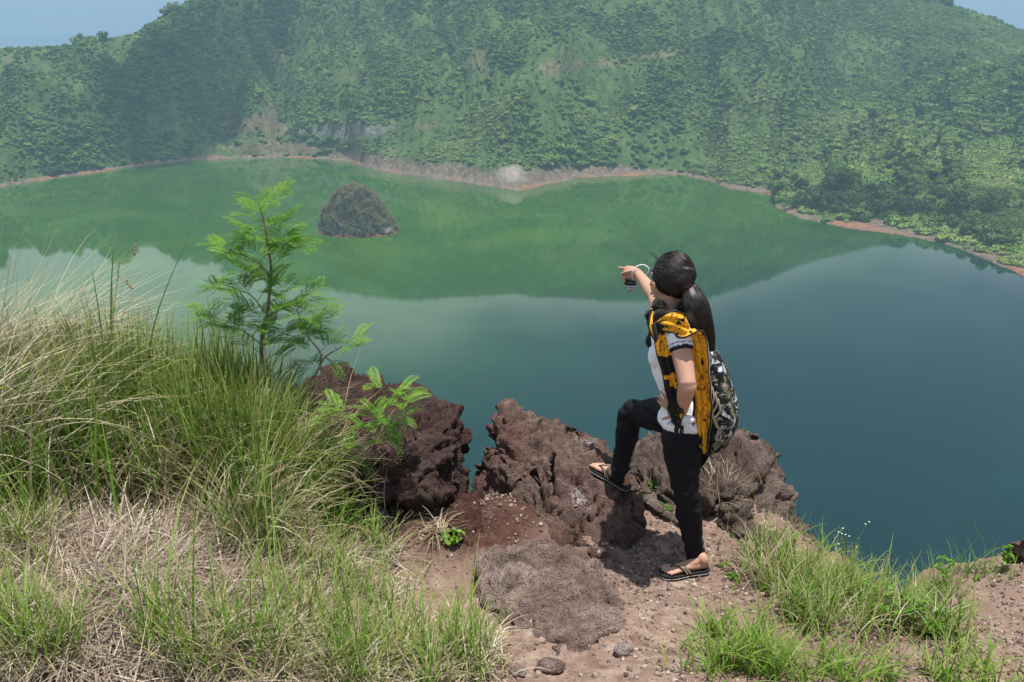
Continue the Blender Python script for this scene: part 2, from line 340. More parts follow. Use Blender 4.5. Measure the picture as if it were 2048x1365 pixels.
def forest_nodes(mat):
    ng = bpy.data.node_groups.new('forest_scatter', 'GeometryNodeTree')
    ng.interface.new_socket('Geometry', in_out='INPUT', socket_type='NodeSocketGeometry'); ng.interface.new_socket('Geometry', in_out='OUTPUT', socket_type='NodeSocketGeometry')
    N_ = ng.nodes.new; L = ng.links.new; gi = N_('NodeGroupInput'); go = N_('NodeGroupOutput')
    join = N_('GeometryNodeJoinGeometry')
    for k in range(4):
        ico = N_('GeometryNodeMeshIcoSphere'); ico.inputs['Subdivisions'].default_value = 3
        nz = N_('ShaderNodeTexNoise'); nz.noise_dimensions = '4D'; nz.inputs['W'].default_value = k * 3.7; nz.inputs['Scale'].default_value = 1.5; nz.inputs['Detail'].default_value = 3
        sub = N_('ShaderNodeMath'); sub.operation = 'MULTIPLY_ADD'; L(nz.outputs[0], sub.inputs[0]); sub.inputs[1].default_value = 1.7; sub.inputs[2].default_value = -.95
        nor = N_('GeometryNodeInputNormal'); sc = N_('ShaderNodeVectorMath'); sc.operation = 'SCALE'; L(nor.outputs[0], sc.inputs[0]); L(sub.outputs[0], sc.inputs['Scale'])
        spn = N_('GeometryNodeSetPosition'); L(ico.outputs['Mesh'], spn.inputs['Geometry']); L(sc.outputs[0], spn.inputs['Offset'])
        tr = N_('GeometryNodeTransform'); L(spn.outputs[0], tr.inputs['Geometry']); tr.inputs['Scale'].default_value = (1.1, 1.04, .55)
        dp = N_('GeometryNodeDistributePointsOnFaces'); L(tr.outputs[0], dp.inputs['Mesh']); dp.inputs['Density'].default_value = 16; dp.inputs['Seed'].default_value = k
        leaf = N_('GeometryNodeMeshCircle'); leaf.fill_type = 'NGON'; leaf.inputs['Vertices'].default_value = 5; leaf.inputs['Radius'].default_value = .17
        rv = N_('FunctionNodeRandomValue'); rv.data_type = 'FLOAT_VECTOR'; rv.inputs[0].default_value = (-1.2, -1.2, 0); rv.inputs[1].default_value = (1.2, 1.2, 6.28)
        ip = N_('GeometryNodeInstanceOnPoints'); L(dp.outputs[0], ip.inputs['Points']); L(leaf.outputs[0], ip.inputs['Instance']); L(rv.outputs[0], ip.inputs['Rotation'])
        rl = N_('GeometryNodeRealizeInstances'); L(ip.outputs[0], rl.inputs[0])
        j2 = N_('GeometryNodeJoinGeometry'); L(tr.outputs[0], j2.inputs[0]); L(rl.outputs[0], j2.inputs[0])
        sm = N_('GeometryNodeSetMaterial'); sm.inputs['Material'].default_value = mat; L(j2.outputs[0], sm.inputs[0])
        g2 = N_('GeometryNodeGeometryToInstance'); L(sm.outputs[0], g2.inputs[0]); L(g2.outputs[0], join.inputs[0])
    ins = N_('GeometryNodeInstanceOnPoints'); m2p = N_('GeometryNodeMeshToPoints'); L(gi.outputs[0], m2p.inputs[0]); L(m2p.outputs[0], ins.inputs['Points'])
    L(join.outputs[0], ins.inputs['Instance']); ins.inputs['Pick Instance'].default_value = True
    a = N_('GeometryNodeInputNamedAttribute'); a.data_type = 'FLOAT'; a.inputs['Name'].default_value = 'sz'; L(a.outputs[0], ins.inputs['Scale'])
    b = N_('GeometryNodeInputNamedAttribute'); b.data_type = 'FLOAT'; b.inputs['Name'].default_value = 'rz'
    cx = N_('ShaderNodeCombineXYZ'); L(b.outputs[0], cx.inputs[2]); L(cx.outputs[0], ins.inputs['Rotation'])
    L(ins.outputs[0], go.inputs[0]); return ng
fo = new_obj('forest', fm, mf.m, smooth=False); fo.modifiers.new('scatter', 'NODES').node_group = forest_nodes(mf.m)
tag(fo, 'dense green scrub forest covering the slopes around the crater lake', 'forest', kind='stuff')

# ---- trees one can tell apart: right shore and ridge line
def crown_mesh(name, seed, n=900):
    r = np.random.default_rng(seed); nb = 9; cen = r.normal(0, 1, (nb, 3)) * [.45, .45, .26] + [0, 0, .62]; rad = r.uniform(.22, .42, nb)
    k = r.integers(0, nb, n); d = r.normal(size=(n, 3)); d /= np.linalg.norm(d, axis=1)[:, None]; c = cen[k] + d * rad[k][:, None] * r.uniform(.75, 1.08, n)[:, None]
    s = r.uniform(.035, .075, n); a = r.normal(size=(n, 3)); a /= np.linalg.norm(a, axis=1)[:, None]; b = np.cross(a, d); b /= np.linalg.norm(b, axis=1)[:, None] + 1e-6
    V = np.stack([c - (a + b) * s[:, None], c + (a - b) * s[:, None], c + (a + b) * s[:, None], c - (a - b) * s[:, None]], 1).reshape(-1, 3)
    return mesh_np(name, V, np.arange(4 * n).reshape(-1, 4))
mt = M('tree_foliage', .85, .15); oi = mt.t.nodes.new('ShaderNodeObjectInfo').outputs['Random']
mt.set('Base Color', mt.mix(mt.rnd(), mt.ramp(oi, [(0, (.04, .10, .026)), (.6, (.09, .17, .045)), (1, (.16, .24, .07))]), mt.ramp(oi, [(0, (.08, .15, .04)), (1, (.18, .27, .07))])))
mbark = simple('far_bark', (.13, .10, .075), .9)
protos = []
for k in range(4):
    bm = bmesh.new(); loft(bm, [(0, 0, -.1), (.03, .01, .25), (-.02, .03, .6)], [.05, .04, .02], seg=7, n=3)
    for a in range(4):
        an = a * 1.6 + k; loft(bm, [(.02, .01, .28 + .05 * a), (.2 * math.cos(an), .2 * math.sin(an), .5 + .04 * a), (.36 * math.cos(an), .36 * math.sin(an), .68)], [.028, .018, .008], seg=5, n=2)
    bmesh.ops.recalc_face_normals(bm, faces=bm.faces); tm = bpy.data.meshes.new('trunk'); bm.to_mesh(tm); bm.free(); tm.materials.append(mbark)
    cm = crown_mesh('crown', 40 + k); cm.materials.append(mt.m); protos.append((tm, cm))
def far_tree(x, y, z, s, k, label, group):
    t = empty('tree', (x, y, z), label, 'tree', group); t.scale = (s, s, s * random.uniform(.8, 1.05)); t.rotation_euler = (0, 0, random.uniform(0, 6.28))
    for nm, me in (('trunk', protos[k][0]), ('crown', protos[k][1])):
        o = bpy.data.objects.new(nm, me); COL.objects.link(o); o.parent = t
def q_at(px, t):   # azimuth whose ground at t projects on px
    lo, hi = -.8, .8
    for _ in range(25):
        md = (lo + hi) / 2; a = hill(np.array([md]), np.array([t])); p, _q = proj(a[0][0], a[1][0], a[2][0])
        if p < px: lo = md
        else: hi = md
    return md, a
cnt = 0
for k in range(46):
    px = 1565 + (k * 37) % 480 + random.uniform(-8, 8); t = .035 + .10 * random.random() ** 1.3
    _, a = q_at(px, t); far_tree(a[0][0], a[1][0], a[2][0] - .5, random.uniform(6.5, 12), k % 4, 'round crowned green tree growing among others just above the right hand lakeshore', 'trees above the right lakeshore')
for px, s in ((160, 10), (178, 7), (205, 8), (330, 7), (345, 9), (395, 11)):
    _, a = q_at(px, .995); far_tree(a[0][0], a[1][0], a[2][0] - .5, s, int(px) % 4, '%s tree against the sky on the left ridge' % dict(zip((160, 178, 205, 330, 345, 395), ('leftmost and tallest dark', 'short dark bushy', 'low rounded dark', 'small dark slope edge', 'middle sized dark', 'highest standing dark')))[px], 'trees on the left ridge line')
for px, s in ((1858, 6), (1888, 11), (1900, 8)):
    _, a = q_at(px, .995); far_tree(a[0][0], a[1][0], a[2][0] - .5, s, int(px) % 4, '%s tree against the sky on the right ridge' % {1858: 'small upper dark', 1888: 'largest lone dark', 1900: 'middle sized lower dark'}[px], 'trees on the right ridge line')

# ---- islet
ib = PZ(716, 462, WZ); W_ = 132 / 1800 * 650
isl = empty('islet', ib, 'small steep rock islet with bushy top standing in the green lake', 'islet')
bm = bmesh.new(); bmesh.ops.create_icosphere(bm, subdivisions=7, radius=1); me = bpy.data.meshes.new('rock'); bm.to_mesh(me); bm.free()
V = get_v(me); ang = np.arctan2(V[:, 1], V[:, 0])
hx = V[:, 2]; up = np.clip(hx, 0, 1); rr = np.clip(1 - up ** 1.15, 0, 1) ** .50; hor = np.stack([np.cos(ang), np.sin(ang)], -1)
base = 1 + .10 * np.cos(2 * ang + .4) + .10 * perlin(np.stack([np.cos(ang) * 1.8, np.sin(ang) * 1.8, ang * 0], -1))
# lower shoulder on the right-hand side, summit just left of the middle
hgt = 32 * up; Xi = hor[:, 0] * rr * base * W_ / 2; Yi = hor[:, 1] * rr * base * W_ * .42
shoulder = sstep(8, 24, Xi); Zi = np.where(hx > 0, hgt * (1 - .25 * shoulder), hx * 14)
Xi = Xi + np.where(hx > 0, up * -1.0, 0)
Vn = np.stack([Xi, Yi, Zi], -1); Vn = Vn + (hor[:, 0:1] * [[1, 0, 0]] + hor[:, 1:2] * [[0, 1, 0]]) * (2.6 * ridged(Vn / 9, 4) - 1.2)[:, None] * (up < .97)[:, None]
Vn[:, 2] += np.where(hx > .02, 3.4 * fbm(Vn / 8, 3), 0); set_v(me, Vn)
attr(me, 'rust', (1 - sstep(.6, 1.8, Vn[:, 2] + perlin(Vn / 3))) * 1.0)
m = M('islet_rock', .95, .1)
c = m.ramp(m.noise(.25, 6, .7), [(.3, (.10, .10, .08)), (.5, (.22, .21, .18)), (.7, (.42, .39, .35))])
c = m.mix(m.attr('rust'), c, (.30, .12, .06)); m.set('Base Color', c); m.bump(m.noise(.6, 6, .7), 1, 2)
rk = new_obj('rock', me, m.m); rk.parent = isl
# its bushes
Nn = get_n(me); cand = np.where((Vn[:, 2] > 3) & (rng.random(len(Vn)) < .2 * np.clip(Nn[:, 2] * 1.7 + .55 + .6 * fbm(Vn / 9, 2), 0, 1)))[0]
cs = [crown_mesh('c', 70 + k, 110) for k in range(3)]; allV = []; n0 = 0
for i in cand:
    c0 = get_v(cs[i % 3]) if i < 0 else None
cv = [get_v(c_) for c_ in cs]
for i in cand:
    s = rng.uniform(1.2, 2.9); a = rng.uniform(0, 6.28); c_, s_ = math.cos(a), math.sin(a); v = cv[i % 3] - [0, 0, .45]
    allV.append(np.stack([v[:, 0] * c_ - v[:, 1] * s_, v[:, 0] * s_ + v[:, 1] * c_, v[:, 2]], -1) * s + Vn[i])
allV = np.concatenate(allV); me = mesh_np('bushes', allV, np.arange(len(allV)).reshape(-1, 4)); print('islet bushes', len(cand))
m = M('islet_foliage', .9, .1); m.set('Base Color', m.mix(m.noise(.2, 3), (.05, .08, .028), (.13, .17, .06)))
m.set('Base Color', m.mix(m.rnd(), m.ramp(m.noise(.15, 3), [(.3, (.09, .13, .05)), (.7, (.23, .26, .11))]), (.32, .28, .17)))
bo = new_obj('bushes', me, m.m, smooth=False); bo.parent = isl; bo['kind'] = 'stuff'
# ---- two clouds high overhead, out of the frame, whose shadows lie on the slopes
mc = M('cloud', 1, 0); mc.set('Base Color', (.9, .9, .9, 1)); mc.set('Alpha', mc.step(mc.noise(.006, 4, .6), .30, .55, .05, .5))
for (px, py, Y, rx, ry, rot) in ((430, 165, 1080, 60, 190, -.25), (1985, 405, 660, 120, 60, -.5)):
    c = P(px, py, Y) + TOSUN * 1500; bm = bmesh.new(); bmesh.ops.create_icosphere(bm, subdivisions=5, radius=1); me = bpy.data.meshes.new('cloud'); bm.to_mesh(me); bm.free()
    V = get_v(me); V = V * (1 + .35 * fbm(V * 1.6 + px, 4))[:, None] * [rx, ry, 30]; cr, sr = math.cos(rot), math.sin(rot)
    V = np.stack([V[:, 0] * cr - V[:, 1] * sr, V[:, 0] * sr + V[:, 1] * cr, V[:, 2]], -1); set_v(me, V)
    co = new_obj('cloud', me, mc.m); co.location = c; tag(co, kind='structure')
# ---- haze over the crater
bm = bmesh.new(); bmesh.ops.create_cube(bm, size=1, matrix=Matrix.Translation((0, 0, (WZ - 5 + 190) / 2)) @ Matrix.Diagonal((24000, 24000, 190 - (WZ - 5), 1)))
hz = bm_obj('haze', bm, None, smooth=False); hm = bpy.data.materials.new('haze'); hm.use_nodes = True; t = hm.node_tree
t.nodes.remove(t.nodes['Principled BSDF']); pv = t.nodes.new('ShaderNodeVolumePrincipled'); pv.inputs['Color'].default_value = (.38, .56, .72, 1); pv.inputs['Density'].default_value = .00029
pv.inputs['Anisotropy'].default_value = 0.0
t.links.new(pv.outputs[0], t.nodes['Material Output'].inputs['Volume']); hz.data.materials.append(hm); tag(hz, 'thin blue haze hanging in the air over the crater', 'haze', kind='stuff')
# ================================================================ THE RIM: ground, rocks
xs_e = [-9, -5, -2.3, -1.2, -.6, -.2, .3, 1.0, 1.35, 1.62, 1.80, 2.0, 2.4, 3.0, 5, 9]
ys_e = [7.5, 6.0, 5.3, 5.1, 4.8, 4.52, 4.7, 4.75, 4.5, 4.1, 3.62, 3.74, 3.92, 4.2, 4.6, 5.5]
def edge(x): return np.interp(x, xs_e, ys_e)
def ground_z(x, y, detail=True):
    x = np.asarray(x, float); y = np.asarray(y, float); X0, Y0 = x, y
    x = np.asarray(x, float); y = np.asarray(y, float)
    z = .95 - .264 * y; z = np.where(y > 3.4, np.maximum(z, 0) * .6, z); z = np.where(y < 0, .95 + .03 * -y, z)
    z = .5 * (z + np.sqrt(z * z + .004)) - .02
    z = z + .30 * sstep(-.35, -1.6, x) * sstep(1.8, 3.4, y) + .10 * sstep(-1.5, -3, x)      # grassy bank on the left
    for cx, cy, rx, ry, hh in ((.0, 3.65, .22, .35, .05), (.0, 4.15, .16, .25, .05), (-.75, 4.05, .6, .3, .05), (1.15, 4.3, .38, .28, .08), (.25, 3.15, .34, .32, .03), (.10, 3.95, .34, .2, .09), (-.28, 4.15, .25, .3, .07), (.42, 3.78, .12, .1, .04)):
        z = z + hh * np.exp(-(((x - cx) / rx) ** 2 + ((y - cy) / ry) ** 2) ** 1.3)
    z = z - .05 * sstep(1.0, 1.7, x) + .05 * sstep(1.9, 2.6, x)
    if detail:
        p = np.stack([x, y, 0 * x], -1); z = z + .035 * fbm(p * 1.6, 3) + .016 * fbm(p * 7, 3) + .006 * np.abs(fbm(p * 24, 2)) + .0035 * perlin(p * 70)
        e = edge(x) + .10 * fbm(np.stack([x * 2.2, x * 0, x * 0 + 2], -1), 4)
    else: e = edge(x)
    fl = np.exp(-(((x - .80) / .26) ** 2 + ((y - 3.66) / .20) ** 2) ** 2); z = z * (1 - fl) + .006 * fl + fl * .004 * fbm(np.stack([x, y, 0 * x], -1) * 14, 2)
    d = y - e; fall = np.where(d > 0, 1.9 * np.minimum(d, 1.2) + 1.0 * np.maximum(d - 1.2, 0), 0)
    fall = fall + .10 * sstep(-.30, 0, d)
    if detail: fall = fall * (1 + .12 * fbm(np.stack([x * 1.3, y * 1.3, 0 * x + 5], -1), 3) * (d > 0))
    return z - fall
def gz(x, y): return float(ground_z(np.array([x]), np.array([y]))[0])
def grid(name, xs, ys, zf):
    Xg, Yg = np.meshgrid(xs, ys); Z = zf(Xg.ravel(), Yg.ravel()); i = np.arange(Xg.size).reshape(Xg.shape)
    return mesh_np(name, np.stack([Xg.ravel(), Yg.ravel(), Z], -1), np.stack([i[:-1, :-1], i[:-1, 1:], i[1:, 1:], i[1:, :-1]], -1).reshape(-1, 4)), Xg.ravel(), Yg.ravel(), Z
xs = np.concatenate([np.linspace(-30, -4.05, 60), np.arange(-4, 4.2, .0135), np.linspace(4.25, 30, 60)])
ys = np.concatenate([np.linspace(-30, 1.2, 50), np.arange(1.25, 5.6, .0135), np.linspace(5.65, 40, 70)])
me, Xg, Yg, Zg = grid('ground', xs, ys, ground_z)
def pmask(cx, cy, rx, ry, x=None, y=None, z=None, rot=0):
    px, py = proj(Xg if x is None else x, np.maximum(Yg if y is None else y, .8), Zg if z is None else z)
    c, s = math.cos(rot), math.sin(rot); u = ((px - cx) * c + (py - cy) * s) / rx; v = (-(px - cx) * s + (py - cy) * c) / ry
    return np.exp(-(u * u + v * v))
attr(me, 'red', np.clip(1.3 * pmask(985, 1030, 110, 75) + pmask(1060, 960, 60, 60) + .9 * pmask(850, 1050, 160, 60) + .6 * pmask(1500, 1120, 60, 60) + .5 * pmask(1200, 1130, 60, 70) + .8 * pmask(1740, 1220, 60, 120), 0, 1))
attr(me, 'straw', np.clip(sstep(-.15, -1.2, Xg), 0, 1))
m = M('soil', .95, .15)
n_b = m.noise(1.3, 5, .6); n_f = m.noise(14, 8, .7); n_g = m.noise(90, 4, .7)
c = m.ramp(n_f, [(.32, (.12, .072, .052)), (.5, (.245, .168, .130)), (.68, (.38, .29, .235))])
c = m.mix(m.step(n_b, .45, .62), c, m.mix(n_f, (.18, .112, .086), (.30, .21, .168)))
red = m.ramp(n_f, [(.3, (.045, .022, .016)), (.6, (.10, .050, .038)), (.75, (.14, .08, .06))])
c = m.mix(m.math('MULTIPLY', m.attr('red'), m.step(n_b, .25, .5)), c, red)
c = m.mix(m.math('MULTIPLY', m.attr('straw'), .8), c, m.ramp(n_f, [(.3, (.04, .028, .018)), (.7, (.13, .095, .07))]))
v1 = m.voro(75); sp = m.math('MULTIPLY', m.step(v1, .30, .18), m.step(m.noise(60, 2), .50, .60))
c = m.mix(sp, c, m.ramp(m.noise(45, 1), [(.4, (.42, .30, .19)), (.55, (.30, .25, .23)), (.6, (.12, .09, .08))]))
m.set('Base Color', c)
h = m.math('ADD', m.math('MULTIPLY', n_g, .35), m.math('ADD', m.math('MULTIPLY', m.step(v1, .35, .05), .5), m.math('MULTIPLY', n_f, .6)))
m.bump(h, .75, .012)
tag(new_obj('ground', me, m.m), kind='structure')
# the crater wall below the rim, down to the lake, and the hilltop behind
def wall_z(x, y):
    r = np.hypot(x, y); a = np.arctan2(x, y); front = sstep(2.2, 1.0, np.abs(a))
    z = -.6 - front * (np.maximum(r - 8, 0) * .95 + 2.5) - (1 - front) * .04 * r + (r > 25) * 6 * fbm(np.stack([x / 30, y / 30, x * 0], -1), 3) * sstep(25, 60, r)
    return np.maximum(z, WZ - 6)
th = np.linspace(-math.pi, math.pi, 181); rr_ = np.concatenate([np.linspace(7, 30, 24), np.linspace(34, 200, 60)])
TH, RR = np.meshgrid(th, rr_); Xw, Yw = (RR * np.sin(TH)).ravel(), (RR * np.cos(TH)).ravel(); i = np.arange(TH.size).reshape(TH.shape)
me = mesh_np('crater_wall', np.stack([Xw, Yw, wall_z(Xw, Yw)], -1), np.stack([i[:-1, :-1], i[:-1, 1:], i[1:, 1:], i[1:, :-1]], -1).reshape(-1, 4))
m = M('wall_scrub', .95, .1); m.set('Base Color', m.ramp(m.noise(.6, 6, .65), [(.35, (.12, .085, .06)), (.5, (.05, .08, .025)), (.7, (.08, .12, .035))])); m.bump(m.noise(2, 6, .7), 1, .5)
tag(new_obj('crater_wall', me, m.m), kind='structure')

# ---- rock material: dark vesicular lava with pale grains; per-rock tone
def rock_mat(name, dark, mid, light, speck=.5, red=None, moss=True, white=False):
    m = M(name, .92, .2); a = m.noise(3.4, 10, .70, dist=.4); b = m.noise(26, 6, .75); f = m.noise(110, 3, .7)
    c = m.ramp(m.math('ADD', m.math('MULTIPLY', a, .6), m.math('MULTIPLY', b, .4)), [(.36, dark), (.5, mid), (.63, light)])
    if red: c = m.mix(m.step(m.noise(2.2, 4), .45, .62), c, m.ramp(b, [(.35, red[0]), (.65, red[1])]))
    v = m.voro(95); c = m.mix(m.math('MULTIPLY', m.math('MULTIPLY', m.step(v, .36, .20), m.step(m.noise(22, 3), .44, .60)), speck), c, (.42, .37, .35))
    v2 = m.voro(42); c = m.mix(m.math('MULTIPLY', m.step(v2, .14, .05), .15), c, (.02, .014, .012))
    if moss: c = m.mix(m.math('MULTIPLY', m.math('MULTIPLY', m.step(m.noise(3.3, 3), .60, .70), b), .9), c, (.055, .055, .018))
    if white:
        c = m.mix(m.math('MULTIPLY', m.attr('pink'), .85), c, m.ramp(b, [(.35, (.10, .045, .042)), (.65, (.22, .11, .10))]))
        c = m.mix(m.math('MULTIPLY', m.attr('dung'), m.step(m.noise(38, 4, .7), .46, .56)), c, (.75, .73, .72))
    m.set('Base Color', c)
    h = m.math('ADD', m.math('MULTIPLY', a, 1.6), m.math('ADD', m.math('MULTIPLY', b, .7), m.math('ADD', m.math('MULTIPLY', f, .28), m.math('ADD', m.math('MULTIPLY', m.step(v2, .2, .02), -.35), m.math('MULTIPLY', m.step(v, .40, .10), .30)))))
    m.bump(h, 1.0, .04); return m.m
def hull_piece(bm, pts):
    b2 = bmesh.new(); vs = [b2.verts.new(Vector(p)) for p in pts]; r = bmesh.ops.convex_hull(b2, input=vs)
    bad = [v for v in b2.verts if not v.link_faces]; bmesh.ops.delete(b2, geom=bad, context='VERTS')
    t = bpy.data.meshes.new('t'); b2.to_mesh(t); b2.free(); bm.from_mesh(t); bpy.data.meshes.remove(t)
def rock(name, pieces, mat, label, cat, voxel=.012, amp=.05, crag=.04, seed=0, cut=None, smooth=1):
    bm = bmesh.new()
    for pc in pieces: hull_piece(bm, pc)
    me = remesh(bm, voxel, smooth, .6); V = get_v(me); n = get_n(me); p = V + seed * 3.1
    warp = np.stack([fbm(p * 1.5 + 11, 2), fbm(p * 1.5 + 23, 2), fbm(p * 1.5 + 37, 2)], -1) * .25
    d = .10 * facets(p + .5 * warp, 3.6) * (amp / .05) + .034 * facets(p + .3 * warp, 9.5, 3) * (amp / .05) + .5 * amp * fbm((p + warp) * 2.6, 4) + .55 * crag * (ridged((p + warp) * [3.6, 3.6, 6.5], 4) - .95)
    q4 = 3.2 * fbm((p + warp * 1.5) * [2.2, 2.2, 3.4] + 5, 3); d = d + amp * .25 * (np.floor(q4) + sstep(.30, .62, q4 - np.floor(q4)) - .5 * q4)
    blk = np.abs(perlin((p + warp) * 4.2)); d = d - .035 * np.exp(-(blk / .045) ** 2) * (crag > .01)           # cracks
    V = V + n * d[:, None]; d2 = .008 * (ridged(V * 13, 3) - 1) + .006 * fbm(V * 30, 2) + .010 * facets(V, 24, 5); V = V + n * d2[:, None]
    if cut is not None: V = cut(V, n)
    set_v(me, V); o = new_obj(name, me, mat); tag(o, label, cat); return o, V
UND = -.45
def base(pts, z=UND): return [(p.x, p.y, z) for p in pts]
# A: the big dark boulder on the left, undercut along its foot
mA = rock_mat('dark_lava', (.034, .021, .019), (.080, .048, .041), (.16, .108, .095), .55, red=((.06, .030, .024), (.12, .066, .054)))
top = [P(585, 775, 4.9), P(690, 752, 4.95), P(840, 772, 4.85), P(893, 818, 4.75)]
fr = [P(585, 850, 4.25), P(700, 835, 4.3), P(840, 850, 4.25), P(905, 880, 4.3), P(938, 965, 4.32)]
lo = [P(575, 960, 3.98), P(690, 985, 3.93), P(800, 1000, 3.93), P(880, 990, 4.0), P(925, 968, 4.12), P(900, 1015, 4.10), P(700, 1020, 4.05)]
A1 = top + fr + lo + [Vector((p.x, p.y, .12)) for p in top] + base([P(600, 1000, 4.35), P(900, 1000, 4.35), P(590, 900, 4.8), P(900, 900, 4.8)])
rock('boulder', [A1], mA, 'big dark brown lava boulder with an undercut foot, left of the gap', 'boulder', .0125, .05, .035, 1)
# B: the middle rock she rests one foot on
mB = rock_mat('brown_lava', (.072, .046, .037), (.185, .124, .098), (.34, .255, .21), .6, red=((.11, .058, .046), (.23, .135, .11)), white=True)
pk = [P(1012, 812, 4.7), P(1045, 818, 4.68), P(1100, 838, 4.7), P(1165, 858, 4.7), P(1215, 893, 4.6), P(985, 862, 4.65), P(948, 928, 4.55)]
B1 = pk + [P(1010, 880, 4.4), P(1100, 900, 4.35), P(1200, 930, 4.3), P(1262, 968, 4.15)] + base(pk, -.3) + [P(990, 960, 4.3), P(1050, 990, 4.1), P(1268, 1000, 4.1)]
B2 = [P(1262, 962, 4.17), P(1180, 925, 4.30), P(1100, 935, 4.2), P(1030, 985, 4.1), P(1010, 1030, 4.0), P(1080, 1070, 3.86), P(1200, 1100, 3.75), P(1275, 1010, 4.0), P(1285, 1040, 3.97), P(1210, 985, 4.02), P(1120, 1010, 3.96)]
B2 = B2 + base([P(1010, 1060, 4.0), P(1090, 1110, 3.8), P(1205, 1125, 3.72), P(1280, 1075, 3.9)], -.25)
B3 = [P(1110, 835, 4.72), P(1165, 850, 4.7), P(1175, 880, 4.6), P(1110, 880, 4.55), P(1140, 845, 4.62), P(1108, 850, 4.66)] + [P(1110, 900, 4.7), P(1180, 900, 4.6)]
pit = P(1160, 988, 4.03)
def cutB(V, n):
    hl, tl = np.array(P(1262, 978, 4.07)), np.array(P(1178, 926, 4.27)); ax = tl - hl; s = np.clip((V - hl) @ ax / (ax @ ax), -.1, 1.1); c = hl + s[:, None] * ax; dd = np.linalg.norm((V - c)[:, :2], axis=1)
    V = V.copy(); V[:, 2] = np.minimum(V[:, 2], c[:, 2] - .022 + np.maximum(dd - .06, 0) * 1.4)
    d = np.linalg.norm((V - np.array(pit)) * [1, 1, 1.2], axis=1); g = np.exp(-(d / .10) ** 2)
    return V - n * (g * .045)[:, None]
E1 = [P(945, 945, 4.45), P(1000, 960, 4.3), P(1040, 1010, 4.05), P(1095, 1085, 3.85), P(1060, 1098, 3.8), P(1000, 1040, 4.0), P(1080, 1030, 4.0)] + base([P(950, 960, 4.4), P(1100, 1090, 3.9), P(1050, 1110, 3.8), P(1100, 1000, 4.2)], -.3)
oB, VB = rock('rock', [B1, B2, B3, E1], mB, 'brown rock with a pale splash in a hollow, under her raised foot', 'rock', .0125, .045, .045, 2, cut=cutB)
db = np.linalg.norm(VB - np.array(pit), axis=1); attr(oB.data, 'pink', np.exp(-(db / .14) ** 2)); 
dw = np.linalg.norm((VB - np.array(P(1160, 995, 4.02))) * [1, .8, 1], axis=1); d3 = np.linalg.norm(VB - np.array(P(1172, 882, 4.6)), axis=1)
attr(oB.data, 'dung', np.clip(np.exp(-(dw / .05) ** 2) * .95 + .7 * np.exp(-(d3 / .05) ** 2), 0, 1))
# C: low flat rock in the foreground
mC = rock_mat('pinkish_rock', (.12, .080, .066), (.27, .190, .160), (.46, .355, .305), .15, red=((.15, .095, .08), (.26, .18, .155)))
C1 = [PZ(955, 1100, .06), PZ(1090, 1078, .05), PZ(1195, 1135, .07), PZ(1238, 1215, .08), PZ(1256, 1318, .12), PZ(1120, 1350, .14), PZ(1030, 1290, .14), PZ(960, 1200, .12),
      PZ(1010, 1110, .16), PZ(1090, 1105, .15), PZ(1170, 1165, .17), PZ(1215, 1250, .20), PZ(1120, 1280, .21), PZ(1040, 1220, .2)] + base([PZ(955, 1110, 0), PZ(1200, 1130, 0), PZ(1245, 1290, 0), PZ(1030, 1300, 0)], -.2)
rock('flat_rock', [C1], mC, 'low flat pinkish grey rock with a crack across it, lowest in the foreground', 'rock', .009, .017, .013, 3)
# ledge of paler rock running from the gap towards the flat rock
E1 = [PZ(1010, 990, .12), PZ(1045, 1000, .14), PZ(1090, 1080, .10), PZ(1070, 1095, .06), PZ(1020, 1040, .08)] + base([PZ(1010, 990, 0), PZ(1090, 1080, 0), PZ(1050, 1095, 0), PZ(1060, 1010, 0)], -.2)
# dark red block between boulder and middle rock
mF = rock_mat('red_scoria', (.040, .019, .015), (.090, .042, .032), (.15, .082, .064), .25)
F1 = [P(925, 985, 4.2), P(975, 985, 4.2), P(1035, 1035, 4.0), P(1060, 1085, 3.86), P(1010, 1098, 3.8), P(930, 1090, 3.8), P(900, 1050, 3.9), P(930, 1030, 3.98), P(1000, 1030, 3.98)]
F1 = F1 + base([P(915, 1000, 4.2), P(1060, 1090, 3.85), P(900, 1080, 3.85)], -.3)
rock('low_rock', [F1], mF, 'dark red crumbly rock wedged between the big boulder and the middle rock', 'rock', .011, .03, .02, 4)
# D: the rock behind her
mD = rock_mat('grey_lava', (.056, .039, .033), (.145, .102, .084), (.29, .228, .192), .6)
dt = [P(1275, 885, 4.75), P(1330, 865, 4.8), P(1400, 850, 4.8), P(1490, 840, 4.75), P(1525, 862, 4.7), P(1556, 908, 4.55), P(1540, 935, 4.5)]
D1 = dt + [P(1270, 935, 4.5), P(1300, 985, 4.25), P(1380, 990, 4.15), P(1470, 990, 4.1), P(1545, 960, 4.35), P(1500, 1000, 4.2), P(1400, 1000, 4.2)] + base(dt, -.3) + base([P(1290, 1000, 4.25), P(1400, 1035, 4.05), P(1480, 1040, 4.0)], -.2)
D2 = [P(1545, 955, 4.35), P(1575, 990, 4.35), P(1600, 1045, 4.3), P(1622, 1085, 4.2), P(1560, 1100, 4.0), P(1480, 1075, 3.95), P(1430, 1040, 4.0), P(1500, 1000, 4.2), P(1520, 1030, 4.08)]
D2 = D2 + base([P(1600, 1045, 4.35), P(1625, 1100, 4.2), P(1480, 1090, 4.0), P(1430, 1030, 4.1)], -.4)
rock('outcrop', [D1, D2], mD, 'rough grey brown outcrop on the cliff edge behind the woman', 'rock', .0125, .05, .05, 5)
